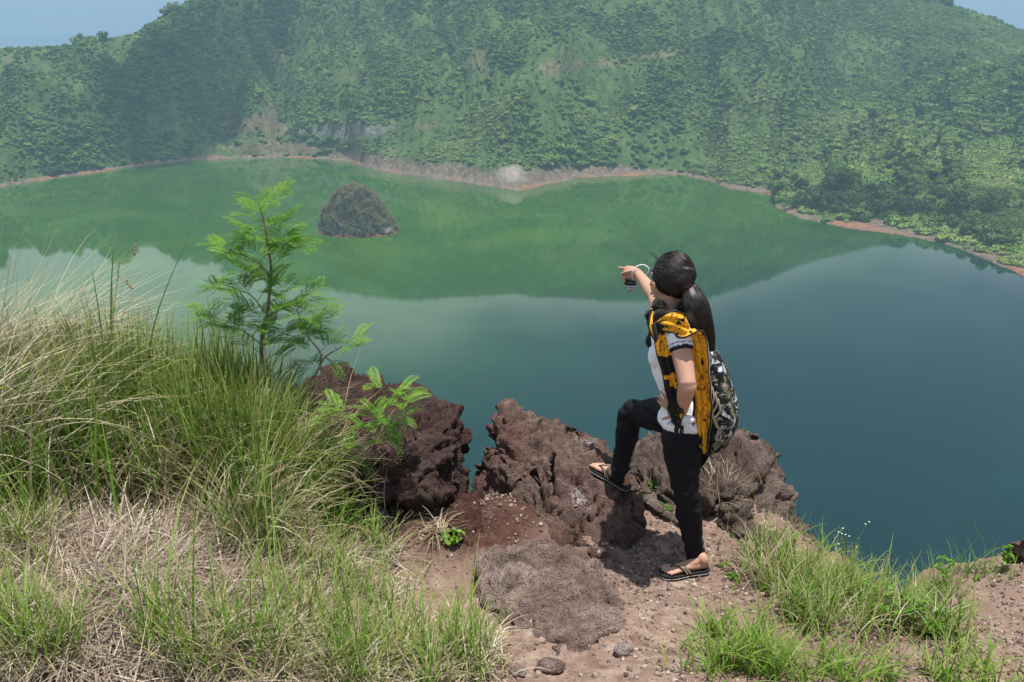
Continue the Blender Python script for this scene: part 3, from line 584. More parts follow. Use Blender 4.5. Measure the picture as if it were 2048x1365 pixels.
# G: little brow of rock at the far right edge
G1 = [PZ(2010, 1085, .06), PZ(2060, 1075, .12), PZ(2110, 1080, .08), PZ(2070, 1100, .02)] + base([PZ(2000, 1095, 0), PZ(2110, 1095, 0), PZ(2060, 1080, 0), PZ(2060, 1110, 0)], -.2)
rock('edge_rock', [G1], mC, 'small brown rock on the ledge at the far right', 'rock', .009, .015, .015, 6)
# loose stones
def stone(px, py, z, r, mat, label, seed, flat=.6):
    c = PZ(px, py, z); c.z = gz(c.x, c.y) + r * .25; bm = bmesh.new(); bmesh.ops.create_icosphere(bm, subdivisions=4, radius=1); me = bpy.data.meshes.new('stone'); bm.to_mesh(me); bm.free()
    V = get_v(me); V = V * (1 + .28 * fbm(V * 1.1 + seed, 3) + .06 * ridged(V * 3 + seed, 2))[:, None] * [r, r * .8, r * flat] + np.array(c)
    set_v(me, V); return tag(new_obj('stone', me, mat), label, 'stone')
mP = rock_mat('pale_stone', (.22, .17, .145), (.33, .27, .235), (.46, .39, .35), .2, moss=False)
stone(755, 1048, .08, .062, mP, 'pale pink stone in front of the big dark boulder', 2)
stone(1247, 1320, .15, .035, mP, 'pale chipped stone at the corner of the flat rock', 5, .8)
stone(1100, 1340, .2, .05, mC, 'low grey stone below the flat rock at the bottom edge', 8, .5)
stone(1035, 1350, .22, .03, mP, 'small pale stone at the bottom edge left of the others', 9, .5)
stone(800, 1098, .05, .022, mP, 'little pale stone on the bare ground below the pink one', 11)
stone(940, 972, .05, .03, mD, 'small dark stone lying in the gap beside the boulder', 12)
stone(1440, 1020, .05, .045, mD, 'small dark stone at the foot of the outcrop behind the woman', 13)
# gravel
def gravel(n, sample, name, cols, label, r0, r1):
    bm = bmesh.new(); bmesh.ops.create_icosphere(bm, subdivisions=1, radius=1); t = bpy.data.meshes.new('t'); bm.to_mesh(t); bm.free(); v0 = get_v(t); f0 = np.array([p.vertices[:] for p in t.polygons])
    x, y = sample(n); n = len(x); z = ground_z(x, y); r = r0 + (r1 - r0) * rng.random(n) ** 5; s = rng.uniform(.55, 1.3, (n, 3)) * r[:, None]
    jit = 1 + rng.uniform(-.38, .30, (n, len(v0), 1)); V = v0[None] * jit * s[:, None, :]; a = rng.uniform(0, 6.28, n); ca, sa = np.cos(a)[:, None], np.sin(a)[:, None]
    V = np.stack([V[..., 0] * ca - V[..., 1] * sa, V[..., 0] * sa + V[..., 1] * ca, V[..., 2]], -1) + np.stack([x, y, z + r * .2], -1)[:, None, :]
    Fa = f0[None] + (np.arange(n) * len(v0))[:, None, None]; me = mesh_np(name, V.reshape(-1, 3), Fa.reshape(-1, 3))
    m = M(name, .9, .2); m.set('Base Color', m.ramp(m.rnd(), cols)); return tag(new_obj(name, me, m.m, smooth=False), label, 'gravel', kind='stuff')
def samp(n):
    x = rng.uniform(-.9, 3.4, n); y = rng.uniform(1.9, 4.6, n); dn = fbm(np.stack([x * 1.5, y * 1.5, x * 0], -1), 3); k = (y < edge(x) - .03) & (rng.random(n) < .45 + .8 * dn + .3 * (x > .5)); return x[k], y[k]
gravel(90000, samp, 'gravel', [(0, (.09, .06, .05)), (.3, (.17, .12, .10)), (.6, (.27, .20, .16)), (.85, (.36, .28, .20)), (1, (.48, .42, .36))], 'fine loose gravel strewn over the bare brown path', .0012, .012)
# ================================================================ GRASS (nobody could count it) 
def blades(name, x, y, z, hgt, wid, lean, az, curl, ramp_cols, label, cat='grass', seg=6, twist=.5, tone=None, rough=.6, parent=None, trans=.3):
    """curved tapering blades: lean = start angle from vertical, curl = extra bend to the tip, az = direction of lean"""
    n = len(x); k = seg + 1; s = np.linspace(0, 1, k); ang = lean[:, None] + curl[:, None] * s[None] ** 1.5
    dl = hgt[:, None] / seg; hx = np.cumsum(np.sin(ang) * dl, 1) - np.sin(ang[:, :1]) * dl; hz = np.cumsum(np.cos(ang) * dl, 1) - np.cos(ang[:, :1]) * dl
    cx = x[:, None] + hx * np.cos(az)[:, None]; cy_ = y[:, None] + hx * np.sin(az)[:, None]; cz = z[:, None] + hz
    wv = az + math.pi / 2 + rng.uniform(-twist, twist, n); prof = np.minimum(1, (1 - s) * 1.6) * (.6 + .4 * np.minimum(1, s * 5)); wd = wid[:, None] * prof[None] * .5 + .0002
    ox, oy = np.cos(wv)[:, None] * wd, np.sin(wv)[:, None] * wd
    fold = wid[:, None] * .25 * prof[None]
    V = np.stack([np.stack([cx - ox, cy_ - oy, cz], -1), np.stack([cx + ox, cy_ + oy, cz + fold], -1)], 2).reshape(-1, 3)
    b = (np.arange(n) * 2 * k)[:, None, None] + (np.arange(seg) * 2)[None, :, None] + np.array([0, 1, 3, 2])[None, None]
    me = mesh_np(name, V, b.reshape(-1, 4)); t = tone if tone is not None else np.clip(rng.random(n) * .7 + .15 + .45 * perlin(np.stack([x * 5, y * 5, x * 0 + 1], -1)), 0, 1); attr(me, 'tone', np.repeat(t, 2 * k)); attr(me, 'tip', np.tile(np.repeat(s, 2), n))
    m = M(name, rough, .35); c = m.ramp(m.attr('tone'), ramp_cols); c = m.mix(m.math('MULTIPLY', m.step(m.attr('tip'), .55, 1.0), m.step(m.attr('tone'), .1, .9, .2, .75)), c, (.36, .29, .13))
    m.set('Base Color', c)
    if trans:
        tr = m.t.nodes.new('ShaderNodeBsdfTranslucent'); m.t.links.new(c, tr.inputs[0]); ms = m.t.nodes.new('ShaderNodeMixShader'); ms.inputs[0].default_value = trans
        m.t.links.new(m.b.outputs[0], ms.inputs[1]); m.t.links.new(tr.outputs[0], ms.inputs[2]); m.t.links.new(ms.outputs[0], m.t.nodes['Material Output'].inputs[0])
    o = new_obj(name, me, m.m, smooth=True, parent=parent)
    if parent is None: tag(o, label, cat, kind='stuff')
    return o
GREEN = [(0, (.06, .14, .014)), (.35, (.12, .25, .024)), (.7, (.18, .33, .035)), (1, (.33, .42, .09))]
DRY = [(0, (.17, .12, .065)), (.35, (.33, .26, .15)), (.7, (.50, .43, .29)), (1, (.66, .61, .48))]
def U(a, b, n): return rng.uniform(a, b, n)
def region(n, spots):           # spots: (px, py, z, radius, weight[, stretch])
    wts = np.array([s[4] for s in spots], float); k = rng.choice(len(spots), n, p=wts / wts.sum())
    c = np.array([PZ(s[0], s[1], s[2])[:2] for s in spots]); rad = np.array([s[3] for s in spots])
    d = rng.normal(0, .5, (n, 2)) * rad[k][:, None]; x, y = c[k, 0] + d[:, 0], c[k, 1] + d[:, 1]; return x, y, k
def clump(x, y, f=9.0, thr=-.15):   # thin out to give tufts
    v = perlin(np.stack([x * f, y * f, x * 0 + 3], -1)); return v > thr
def grounded(x, y):
    ok = (y < edge(x) - .02) & (y > 1.2); return ok
# --- left bank: deep green tufts behind, mixed straw in front of them
bank = [(40, 960, .3, .55, 2), (140, 930, .3, .5, 2), (260, 930, .32, .45, 2.2), (400, 920, .32, .45, 2.4), (500, 935, .3, .38, 2.4), (560, 1000, .25, .3, 1.6), (620, 1040, .2, .28, 1), (-100, 960, .3, .6, 1.5), (20, 870, .35, .5, 1.5), (330, 870, .35, .4, 1.4)]
x, y, k = region(12000, bank); ok = grounded(x, y) & clump(x, y, 7, -.25); x, y = x[ok], y[ok]; n = len(x)
px_, _p = proj(x, y, ground_z(x, y))
hb = np.interp(px_, [-200, 0, 150, 215, 300, 400, 520, 600, 680, 740], [.50, .54, .68, .84, .68, .68, .70, .58, .42, .26])
blades('grass', x, y, ground_z(x, y) - .02, hb * U(.45, 1.12, n), U(.006, .016, n), U(.0, .22, n), U(0, 6.28, n), U(.05, .75, n) + .9 * (rng.random(n) < .2), GREEN, 'tall green grass growing thickly on the left bank')
# dry stems swept over in arcs on the bank
x, y, k = region(6600, [(0, 900, .35, .55, 2.8), (100, 880, .35, .4, 2.4), (250, 960, .35, .4, 1.3), (380, 960, .32, .35, 1.6), (500, 960, .3, .3, 1.6), (600, 1000, .2, .25, 1.0), (520, 1100, .25, .2, .8), (-120, 930, .3, .6, 2)])
ok = grounded(x, y); x, y = x[ok], y[ok]; n = len(x); az = rng.normal(-.2, .9, n) + (rng.random(n) < .5) * U(0, 6.28, n)
blades('dry_grass', x, y, ground_z(x, y) + U(-.02, .12, n), U(.2, .60, n), U(.003, .0075, n), U(.05, .55, n), az, U(.4, 1.6, n), DRY, 'bleached straw coloured grass stems arching over the left bank', trans=.15)
# pale bundled stalks blown to the right along the top left
x, y, k = region(1000, [(-80, 880, .38, .40, 2), (20, 840, .38, .28, 2), (-10, 1010, .32, .25, 1.4), (90, 860, .35, .22, .8)]); ok = grounded(x, y); x, y = x[ok], y[ok]; n = len(x)
blades('straw_sheaf', x, y, ground_z(x, y) + U(.02, .32, n), U(.5, 1.05, n), U(.003, .006, n), rng.normal(.62, .24, n), rng.normal(.1, .4, n), rng.normal(.6, .35, n), DRY, 'pale dead stalks combed sideways by the wind at the far left', tone=U(.45, 1, n), trans=.1)
# --- thatch of flattened straw on the ground
x, y, k = region(15000, [(300, 1130, .3, .62, 3), (180, 1230, .3, .5, 2), (420, 1220, .28, .5, 2), (120, 1080, .3, .5, 1.5), (520, 1150, .25, .35, 1.5), (350, 1330, .3, .5, 2), (30, 1200, .3, .5, 1), (600, 1300, .25, .4, 1.2), (640, 1100, .2, .3, 1)])
n = len(x); az = rng.normal(-1.2, .75, n) + math.pi * (rng.random(n) < .4)
blades('straw_litter', x, y, ground_z(x, y) + U(.0, .065, n), U(.08, .36, n), U(.0025, .006, n), rng.normal(1.42, .16, n), az, rng.normal(.12, .22, n), [(0, (.10, .065, .045)), (.4, (.26, .195, .145)), (.75, (.40, .32, .25)), (1, (.56, .49, .41))], 'matted dead straw lying flat on the left foreground', cat='straw', twist=1.4, trans=0)
# --- fresh sparse tufts over the litter and path edge
tf = []
for i in range(62):
    tf.append((random.uniform(-10, 980), random.uniform(1060, 1420), .28, random.uniform(.04, .10), random.uniform(.4, 1.2)))
tf = [t for t in tf if not (t[0] > 640 and t[1] < 1120) and not (120 < t[0] < 460 and t[1] < 1340 and random.random() < .88)]
tf += [(530, 1120, .25, .09, 6), (545, 1060, .25, .09, 6), (560, 1000, .25, .09, 5), (500, 1010, .28, .12, 4), (610, 1150, .2, .12, 2.4), (680, 1170, .2, .12, 2.2), (740, 1200, .2, .12, 2), (800, 1290, .25, .14, 2.2), (880, 1330, .25, .12, 2.0), (940, 1340, .25, .12, 2), (690, 1290, .25, .14, 2), (720, 1350, .28, .14, 2), (905, 1250, .2, .06, .7), (20, 1330, .3, .14, 2), (110, 1340, .3, .14, 2), (60, 1150, .3, .12, 1.6), (760, 1090, .12, .07, .8)]
x, y, k = region(3700, tf); ok = grounded(x, y); x, y = x[ok], y[ok]; n = len(x)
blades('young_grass', x, y, ground_z(x, y) - .01, U(.08, .27, n) * (1 + .6 * (rng.random(n) < .15)) * (1 + 1.15 * np.exp(-((x + 1.18) / .32) ** 2) + .5 * (x < -1.9) + .25 * (x > -.8)), U(.0035, .0075, n), U(.02, .4, n), U(0, 6.28, n), U(.1, 1.2, n), GREEN, 'fresh green grass tufts coming up through the straw in the left foreground', tone=U(.2, 1, n))
x, y, k = region(7500, tf); ok = grounded(x, y); x, y = x[ok], y[ok]; n = len(x)
blades('dry_tufts', x, y, ground_z(x, y), U(.07, .27, n) * (1 + .5 * np.exp(-((x + 1.2) / .35) ** 2)), U(.0025, .0055, n), U(.1, .9, n), U(0, 6.28, n), U(.2, 1.9, n), DRY, 'curling dry blades among the green tufts in the left foreground', trans=.1)
# --- right-hand patch at the cliff edge
rt = [(1560, 1180, 0, .16, 2), (1620, 1190, 0, .18, 2.4), (1690, 1220, 0, .2, 2.6), (1760, 1230, .02, .2, 2.2), (1600, 1260, .03, .14, 1.2), (1660, 1290, .05, .15, 1.3), (1540, 1130, 0, .1, 1), (1820, 1260, .03, .14, 1.2), (1880, 1280, .05, .12, .7)]
x, y, k = region(3400, rt); ok = grounded(x, y) & clump(x, y, 8, .02); x, y = x[ok], y[ok]; n = len(x)
blades('edge_grass', x, y, ground_z(x, y) - .01, U(.10, .32, n), U(.004, .009, n), U(.02, .45, n), U(0, 6.28, n), U(.1, 1.4, n), GREEN, 'green grass clump hanging over the cliff edge on the right', tone=U(.15, 1, n))
x, y, k = region(1500, rt + [(1500, 1150, 0, .15, 1), (1450, 1000, .05, .1, .7)]); ok = grounded(x, y); x, y = x[ok], y[ok]; n = len(x)
blades('edge_straw', x, y, ground_z(x, y) - .005, U(.08, .28, n), U(.002, .005, n), U(.05, .7, n), U(0, 6.28, n), U(.2, 1.6, n), DRY, 'dry stalks mixed in the grass at the cliff edge on the right', trans=.1)
rb = [(1450, 1330, .2, .16, 2), (1520, 1350, .2, .2, 2.4), (1600, 1370, .2, .2, 2.2), (1700, 1390, .2, .2, 1.5), (1940, 1350, .2, .14, 1.5), (2000, 1360, .2, .12, 1.3), (2050, 1340, .2, .1, 1), (1500, 1290, .12, .08, .8), (1420, 1280, .12, .06, .5), (1800, 1370, .2, .15, .8), (1890, 1300, .1, .08, .5)]
x, y, k = region(2200, rb); ok = clump(x, y, 8, 0); x, y = x[ok], y[ok]; n = len(x)
blades('foreground_grass', x, y, ground_z(x, y) - .01, U(.06, .27, n), U(.003, .008, n), U(.05, .6, n), U(0, 6.28, n), U(.2, 1.4, n), GREEN, 'loose bright green grass along the bottom right of the path', tone=U(.3, 1, n))
x, y, k = region(420, [(1905, 1165, .03, .08, 1), (1870, 1140, .03, .06, 1), (2000, 1130, .03, .1, .6), (1940, 1120, .02, .08, 1), (1850, 1180, 0, .06, 1), (1640, 1100, -.05, .08, .6), (945, 935, .06, .04, .8), (1290, 900, .1, .05, .5)]); n = len(x)
blades('sparse_grass', x, y, ground_z(x, y) - .01, U(.04, .24, n), U(.0018, .004, n), U(.05, .8, n), U(0, 6.28, n), U(.2, 1.4, n), GREEN, 'thin scattered grass on the bare ledge at the far right')
# one dry tuft below the boulder: a thing of its own
def tuft(px, py, z, n, name, label, cat, h, cols, lean, curl, wid=(.002, .004), rad=.02):
    c = PZ(px, py, z); c.z = gz(c.x, c.y); t = empty(name, c, label, cat); x = c.x + rng.normal(0, rad, n); y = c.y + rng.normal(0, rad, n)
    blades('blades', x, y, ground_z(x, y), U(*h, n), U(*wid, n), U(*lean, n), U(0, 6.28, n), U(*curl, n), cols, '', parent=t, trans=.1); return t
tuft(875, 1075, .06, 90, 'grass_tuft', 'curly dry brown grass tuft at the foot of the big boulder', 'grass tuft', (.06, .22), DRY, (.2, 1.3), (.4, 2.4))
tuft(1445, 1010, .06, 60, 'grass_tuft', 'pale dry grass tuft in front of the outcrop behind the woman', 'grass tuft', (.06, .26), DRY, (.1, .9), (.3, 1.6))
tuft(1275, 940, .18, 50, 'grass_tuft', 'pale straw tuft in the cleft between the two of her legs', 'grass tuft', (.05, .16), DRY, (.2, 1.2), (.3, 1.4), rad=.03)
# tall single blades and seed heads standing against the water on the left
def tall(pts, w, name, label, colr, head=None):
    P_ = [Vector(p) for p in pts]; t = empty(name, P_[0], label, 'grass stalk'); bm = bmesh.new()
    loft(bm, P_, [w * (1 - .8 * i / (len(P_) - 1)) for i in range(len(P_))], [w * .35 * (1 - .8 * i / (len(P_) - 1)) for i in range(len(P_))], seg=6, n=5)
    bm_obj('stalk', bm, colr, t)
    if head:
        bm = bmesh.new(); d = (P_[-1] - P_[-2]).normalized()
        for i in range(26):
            c = P_[-1] - d * (head * i / 26) + Vector(rng.normal(0, .004, 3)); ball(bm, c, (.0022, .0022, .006), rot=Matrix.Rotation(rng.uniform(-.6, .6), 4, 'Y'), sub=1)
        bm_obj('seed_head', bm, m_seed, t)
m_seed = simple('seed_head', (.36, .23, .13), .9); m_gs = simple('green_stalk', (.15, .27, .05), .6); m_ds = simple('dry_stalk', (.50, .42, .28), .8); m_ws = simple('pale_stalk', (.62, .56, .44), .8)
Yb = 4.3
tall([P(225, 760, Yb), P(222, 600, Yb), P(228, 480, Yb)], .007, 'grass_stalk', 'broad upright green blade rising highest from the left clump', m_gs)
tall([P(212, 760, Yb), P(200, 640, Yb), P(183, 535, Yb)], .007, 'grass_stalk', 'broad green blade leaning left beside the highest one', m_gs)
tall([P(290, 740, Yb), P(320, 610, Yb), P(393, 437, Yb)], .005, 'grass_stalk', 'long green blade slanting right toward the sapling', m_gs)
tall([P(215, 740, Yb), P(230, 600, Yb), P(240, 520, Yb)], .004, 'grass_stalk', 'reddish seeded stalk just right of the highest green blade', m_ds, .12)
tall([P(270, 760, Yb), P(262, 640, Yb), P(270, 490, Yb + .1)], .002, 'grass_stalk', 'thin dry stalk with a hooked top between the two long blades', m_ds, .06)
tall([P(325, 760, Yb), P(300, 640, Yb), P(252, 560, Yb)], .0025, 'grass_stalk', 'thin dry stalk bowed left below the long slanting blade', m_ds, .05)
tall([P(395, 740, Yb), P(405, 660, Yb), P(385, 605, Yb)], .004, 'grass_stalk', 'brown curled blade just left of the sapling foliage', simple('brown_blade', (.30, .17, .09), .8))
tall([P(555, 830, 4.0), P(600, 860, 4.0), P(672, 790, 4.05)], .003, 'grass_stalk', 'bare white twig slanting up across the left edge of the boulder', m_ws)
tall([P(560, 960, 4.0), P(600, 880, 4.0), P(668, 782, 4.05)], .003, 'grass_stalk', 'long white straw crossing the boulder beside the bare twig', m_ws)
tall([P(770, 1020, 3.9), P(768, 980, 3.9), P(775, 935, 3.9)], .0018, 'grass_stalk', 'short upright white straw in front of the boulder foot', m_ws)
tall([P(470, 940, 3.6), P(560, 930, 3.6), P(700, 968, 3.65)], .0025, 'grass_stalk', 'long straw lying across the grass toward the boulder foot', m_ws)
tall([P(60, 1000, 3.4), P(62, 860, 3.4), P(66, 748, 3.4)], .0035, 'grass_stalk', 'straight dry stalk at the far left among the swept straw', m_ds)
tall([P(1440, 1010, 4.0), P(1434, 960, 4.0), P(1440, 925, 4.0)], .0022, 'grass_stalk', 'white stalk standing before the outcrop behind the standing leg', m_ws)
tall([P(1588, 1090, 3.8), P(1590, 1040, 3.8), P(1592, 998, 3.8)], .0022, 'grass_stalk', 'straight dry stalk against the water above the right grass', m_ds)
tall([P(1603, 1090, 3.8), P(1612, 1060, 3.8), P(1623, 1023, 3.8)], .002, 'grass_stalk', 'slanting dry stalk against the water beside the straight one', m_ds)
tall([P(1535, 1030, 4.0), P(1528, 980, 4.0), P(1512, 938, 4.0)], .002, 'grass_stalk', 'seeding stalk leaning left in front of the outcrop edge', m_gs, .10)
tall([P(1968, 1080, 3.8), P(1952, 1060, 3.8), P(1948, 1030, 3.8)], .002, 'grass_stalk', 'green grass stalk on the ledge between the two leafy weeds', m_gs)

# ================================================================ SAPLINGS with feathery leaves
m_bark = M('bark', .85, .2); m_bark.set('Base Color', m_bark.ramp(m_bark.noise(30, 4), [(.35, (.15, .11, .08)), (.65, (.32, .26, .20))])); m_bark = m_bark.m
m_leaf = M('leaflets', .5, .4); lc = m_leaf.ramp(m_leaf.attr('tone'), [(0, (.06, .16, .014)), (.4, (.13, .30, .024)), (.8, (.18, .38, .035)), (1, (.26, .44, .05))]); m_leaf.set('Base Color', lc)
tr = m_leaf.t.nodes.new('ShaderNodeBsdfTranslucent'); m_leaf.t.links.new(lc, tr.inputs[0]); ms = m_leaf.t.nodes.new('ShaderNodeMixShader'); ms.inputs[0].default_value = .5
m_leaf.t.links.new(m_leaf.b.outputs[0], ms.inputs[1]); m_leaf.t.links.new(tr.outputs[0], ms.inputs[2]); m_leaf.t.links.new(ms.outputs[0], m_leaf.t.nodes['Material Output'].inputs[0]); m_leaf = m_leaf.m
def pinna(VV, FF, TT, a, d, up, L, tone, droop=.34):
    """one feather of paired leaflets from point a along d"""
    L = L * 1.2; n = max(8, int(L / .0105)); s = np.linspace(.08, 1, n); d = d / np.linalg.norm(d); side = np.cross(d, up); side /= np.linalg.norm(side) + 1e-9; nn = np.cross(side, d)
    c = a + d * (s * L)[:, None] - np.array([0, 0, 1]) * (droop * L * s ** 2)[:, None]; tn = np.gradient(c, axis=0); tn /= np.linalg.norm(tn, axis=1)[:, None]
    ll = .025 * np.minimum(1, np.minimum(s * 5 + .3, (1.1 - s) * 3.0)) * (L / .13) ** .4; w = .0037
    for sg in (-1, 1):
        o = side * sg + tn * .38 - nn * rng.uniform(.0, .25, (n, 1)); o /= np.linalg.norm(o, axis=1)[:, None]; wv = tn * w
        b = len(VV) and sum(len(v) for v in VV) or 0
        q = np.stack([c, c + o * ll[:, None] * .5 - wv, c + o * ll[:, None], c + o * ll[:, None] * .5 + wv], 1)
        VV.append(q.reshape(-1, 3)); FF.append(np.arange(4 * n).reshape(-1, 4) + b); TT.append(np.repeat(np.clip(tone + rng.normal(0, .10, n), 0, 1), 4))
    return c
def leafset(parent, name, specs):
    """each spec: base, direction, length, number of pinna pairs, pinna length, tone -> one compound leaf (a part)"""
    for (a, d, L, npair, pl, tone) in specs:
        VV, FF, TT = [], [], []; a = np.array(a, float); d = np.array(d, float); d /= np.linalg.norm(d); up = np.array([0, 0, 1.]); sd = np.cross(d, up); sd /= np.linalg.norm(sd) + 1e-9
        rach = []
        for i in range(npair):
            s = (.35 + .65 * (i + .5) / npair) if npair > 1 else .9; p = a + d * L * s - up * (.10 * L * s * s); rach.append(p)
            for sg in (-1, 1):
                pd = sd * sg * rng.uniform(.75, 1) + d * rng.uniform(.45, .75) + up * rng.uniform(.05, .55)
                c = pinna(VV, FF, TT, p, pd, up + rng.normal(0, .25, 3), pl * rng.uniform(.8, 1.1), tone)
        me = mesh_np('leaf', np.concatenate(VV), np.concatenate(FF)); attr(me, 'tone', np.concatenate(TT)); lf = new_obj(name, me, m_leaf, parent)
        bm = bmesh.new(); end = a + d * L - up * .1 * L; loft(bm, [a, (a + end) / 2 + up * .01, end], [.0016, .0013, .0007], seg=5, n=3); bm_obj('stalk', bm, m_green, lf)
m_green = simple('leaf_stalk', (.14, .22, .05), .6)
def sapling(stems, leaves, base, label, r0=.008, name='sapling'):
    t = empty(name, base, label, 'sapling'); bm = bmesh.new()
    for pts, ra, rb_ in stems:
        n = len(pts); loft(bm, pts, [ra + (rb_ - ra) * i / (n - 1) for i in range(n)], seg=8, n=6)
    bm_obj('stem', bm, m_bark, t); leafset(t, 'leaf', leaves); return t
def spray(pts, Y, n, L, npair, pl, t0, t1, tone=(.25, .9), yspread=.12, fan=1.0):
    """leaves set alternately along a pixel path"""
    out = []; C = catmull([P(px, py, Y) for px, py in pts], 8)
    for i in range(n):
        s = t0 + (t1 - t0) * (i + .5) / n; k = min(int(s * (len(C) - 1)), len(C) - 2); tn = C[k + 1] - C[k]; tn /= np.linalg.norm(tn)
        ang = i * 2.4 + rng.uniform(-.4, .4); d = np.array([math.cos(ang), math.sin(ang) * .8, 0]) * fan + tn * .45 + [0, 0, rng.uniform(.15, .75)]
        out.append((C[k], d, L * rng.uniform(.8, 1.2), npair + 1, pl * rng.uniform(.85, 1.1), rng.uniform(*tone)))
    return out
Ys = 4.35; base_ = P(560, 850, Ys); base_.z = gz(base_.x, base_.y) + .0
main = [(545, 850), (540, 770), (522, 700), (535, 620), (542, 540), (535, 490), (528, 440), (517, 415)]
br1 = [(543, 560), (520, 530), (480, 508), (455, 500)]; br2 = [(533, 630), (500, 590), (450, 570)]; br3 = [(530, 640), (575, 610), (625, 625)]
br4 = [(536, 500), (560, 480), (590, 500)]; br5 = [(527, 690), (565, 670), (610, 680)]; br6 = [(524, 690), (480, 660), (425, 650)]
def W3(path, Y=Ys): return [P(a, b, Y) for a, b in path]
lv = spray(main, Ys, 17, .19, 3, .125, .22, .93, (.45, .95)) + [
    (P(517, 420, Ys), P(560, 400, Ys) - P(517, 420, Ys), .07, 1, .15, .95), (P(528, 440, Ys), P(480, 425, Ys) - P(528, 440, Ys), .06, 1, .15, .9),
    (P(528, 445, Ys), P(570, 440, Ys + .1) - P(528, 445, Ys), .06, 1, .13, .85), (P(532, 470, Ys), P(480, 470, Ys - .1) - P(532, 470, Ys), .08, 2, .14, .8), (P(536, 480, Ys), P(580, 470, Ys) - P(536, 480, Ys), .09, 2, .13, .8)]
lv += spray(br1, Ys, 6, .12, 3, .12, .35, 1, (.3, .9)) + spray(br2, Ys - .1, 6, .14, 4, .11, .3, 1, (.2, .8)) + spray(br3, Ys - .05, 9, .16, 4, .10, .3, 1, (.4, .9)) + spray(br4, Ys, 6, .08, 2, .13, .4, 1, (.3, .8)) + spray(br5, Ys, 8, .13, 3, .12, .3, 1, (.3, .8)) + spray(br6, Ys - .1, 7, .14, 4, .11, .2, 1, (.3, .8))
sapling([(W3(main), .0125, .003), (W3(br1), .005, .0025), (W3(br2), .004, .002), (W3(br3), .004, .002), (W3(br4), .004, .002), (W3(br5), .004, .002), (W3(br6), .004, .002), ([P(545, 850, Ys), P(565, 900, Ys - .05), P(570, 960, Ys - .1)], .0125, .015)], lv, base_, 'tall slender sapling with feathery leaves, highest plant in the picture')
# second, leaning right over the water
s2 = [(600, 790), (632, 748), (650, 715), (690, 690)]; s2b = [(640, 738), (640, 705), (612, 668), (595, 620)]; s2c = [(650, 715), (668, 730), (675, 745)]
lv = [(P(a, b, 4.3), P(c_, d_, 4.3 + o) - P(a, b, 4.3), L, npair, pl, tone) for a, b, c_, d_, o, L, npair, pl, tone in ((690, 690, 740, 655, 0, .10, 2, .12, .95), (672, 700, 660, 660, .1, .10, 2, .12, .7), (680, 695, 720, 690, -.1, .10, 2, .11, .7), (612, 668, 660, 600, 0, .12, 2, .12, .85), (600, 640, 580, 600, .1, .10, 2, .12, .7), (640, 705, 690, 660, .1, .10, 2, .12, .6), (620, 690, 570, 690, 0, .10, 2, .12, .5), (650, 715, 690, 740, 0, .08, 2, .10, .35), (605, 650, 640, 640, -.1, .09, 2, .12, .7), (630, 740, 590, 740, 0, .09, 2, .11, .3), (640, 730, 610, 715, .1, .09, 2, .12, .4))]
b2_ = P(600, 800, 4.3); b2_.z = gz(b2_.x, b2_.y)
sapling([(W3(s2, 4.3), .008, .003), (W3(s2b, 4.3), .006, .0025), (W3(s2c, 4.3), .003, .002), ([P(600, 790, 4.3), P(588, 850, 4.25), P(580, 900, 4.2)], .008, .010)], [(a, d, L, npair + 1, pl, tone) for a, d, L, npair, pl, tone in lv], b2_, 'leaning sapling branching out over the water just right of the tall one')
# third, in front of the boulder
s3 = [(615, 940), (660, 935), (700, 915), (745, 870), (775, 830), (770, 780)]; s3b = [(745, 870), (700, 840), (690, 800)]; s3c = [(775, 830), (800, 800), (820, 790)]
Y3 = 3.95; lv = [(P(a, b, Y3), P(c_, d_, Y3 + o) - P(a, b, Y3), L, npair, pl, tone) for a, b, c_, d_, o, L, npair, pl, tone in ((775, 800, 830, 755, 0, .10, 2, .13, 1.0), (770, 790, 735, 745, 0, .09, 2, .12, .95), (790, 815, 850, 780, -.1, .10, 2, .12, .9), (775, 830, 830, 830, 0, .10, 2, .11, .6), (700, 840, 650, 790, 0, .12, 2, .13, .95), (700, 840, 640, 825, 0, .12, 2, .13, .9), (745, 870, 700, 820, -.1, .12, 2, .12, .8), (745, 870, 790, 860, 0, .10, 2, .11, .5), (760, 850, 740, 800, .1, .11, 2, .12, .7), (780, 840, 800, 880, 0, .08, 2, .10, .5), (720, 860, 760, 830, -.15, .1, 2, .12, .7), (690, 905, 660, 890, 0, .08, 2, .09, .4), (715, 900, 735, 920, 0, .07, 1, .09, .35), (700, 915, 700, 860, 0, .09, 2, .10, .5), (790, 800, 820, 770, .15, .09, 2, .12, .8))]
b3_ = P(600, 960, 3.95); b3_.z = gz(b3_.x, b3_.y)
sapling([(W3(s3, Y3), .0065, .002), (W3(s3b, Y3), .003, .0018), (W3(s3c, Y3), .003, .0018), ([P(615, 940, Y3), P(585, 955, Y3), P(570, 985, Y3)], .0065, .008)], [(a, d, L, npair + 1, pl, tone) for a, d, L, npair, pl, tone in lv] + spray(s3, Y3, 6, .09, 2, .10, .2, .95, (.3, .9)), b3_, 'low spreading feathery sapling across the face of the big boulder')
s4 = [(585, 1000), (650, 985), (690, 965)]
lv = spray(s4, 3.9, 5, .07, 1, .08, .3, 1, (.1, .5)); b4_ = P(585, 1005, 3.9); b4_.z = gz(b4_.x, b4_.y)
sapling([(W3(s4, 3.9), .004, .002)], lv, b4_, 'small twig with dark green leaflets low in front of the boulder foot')

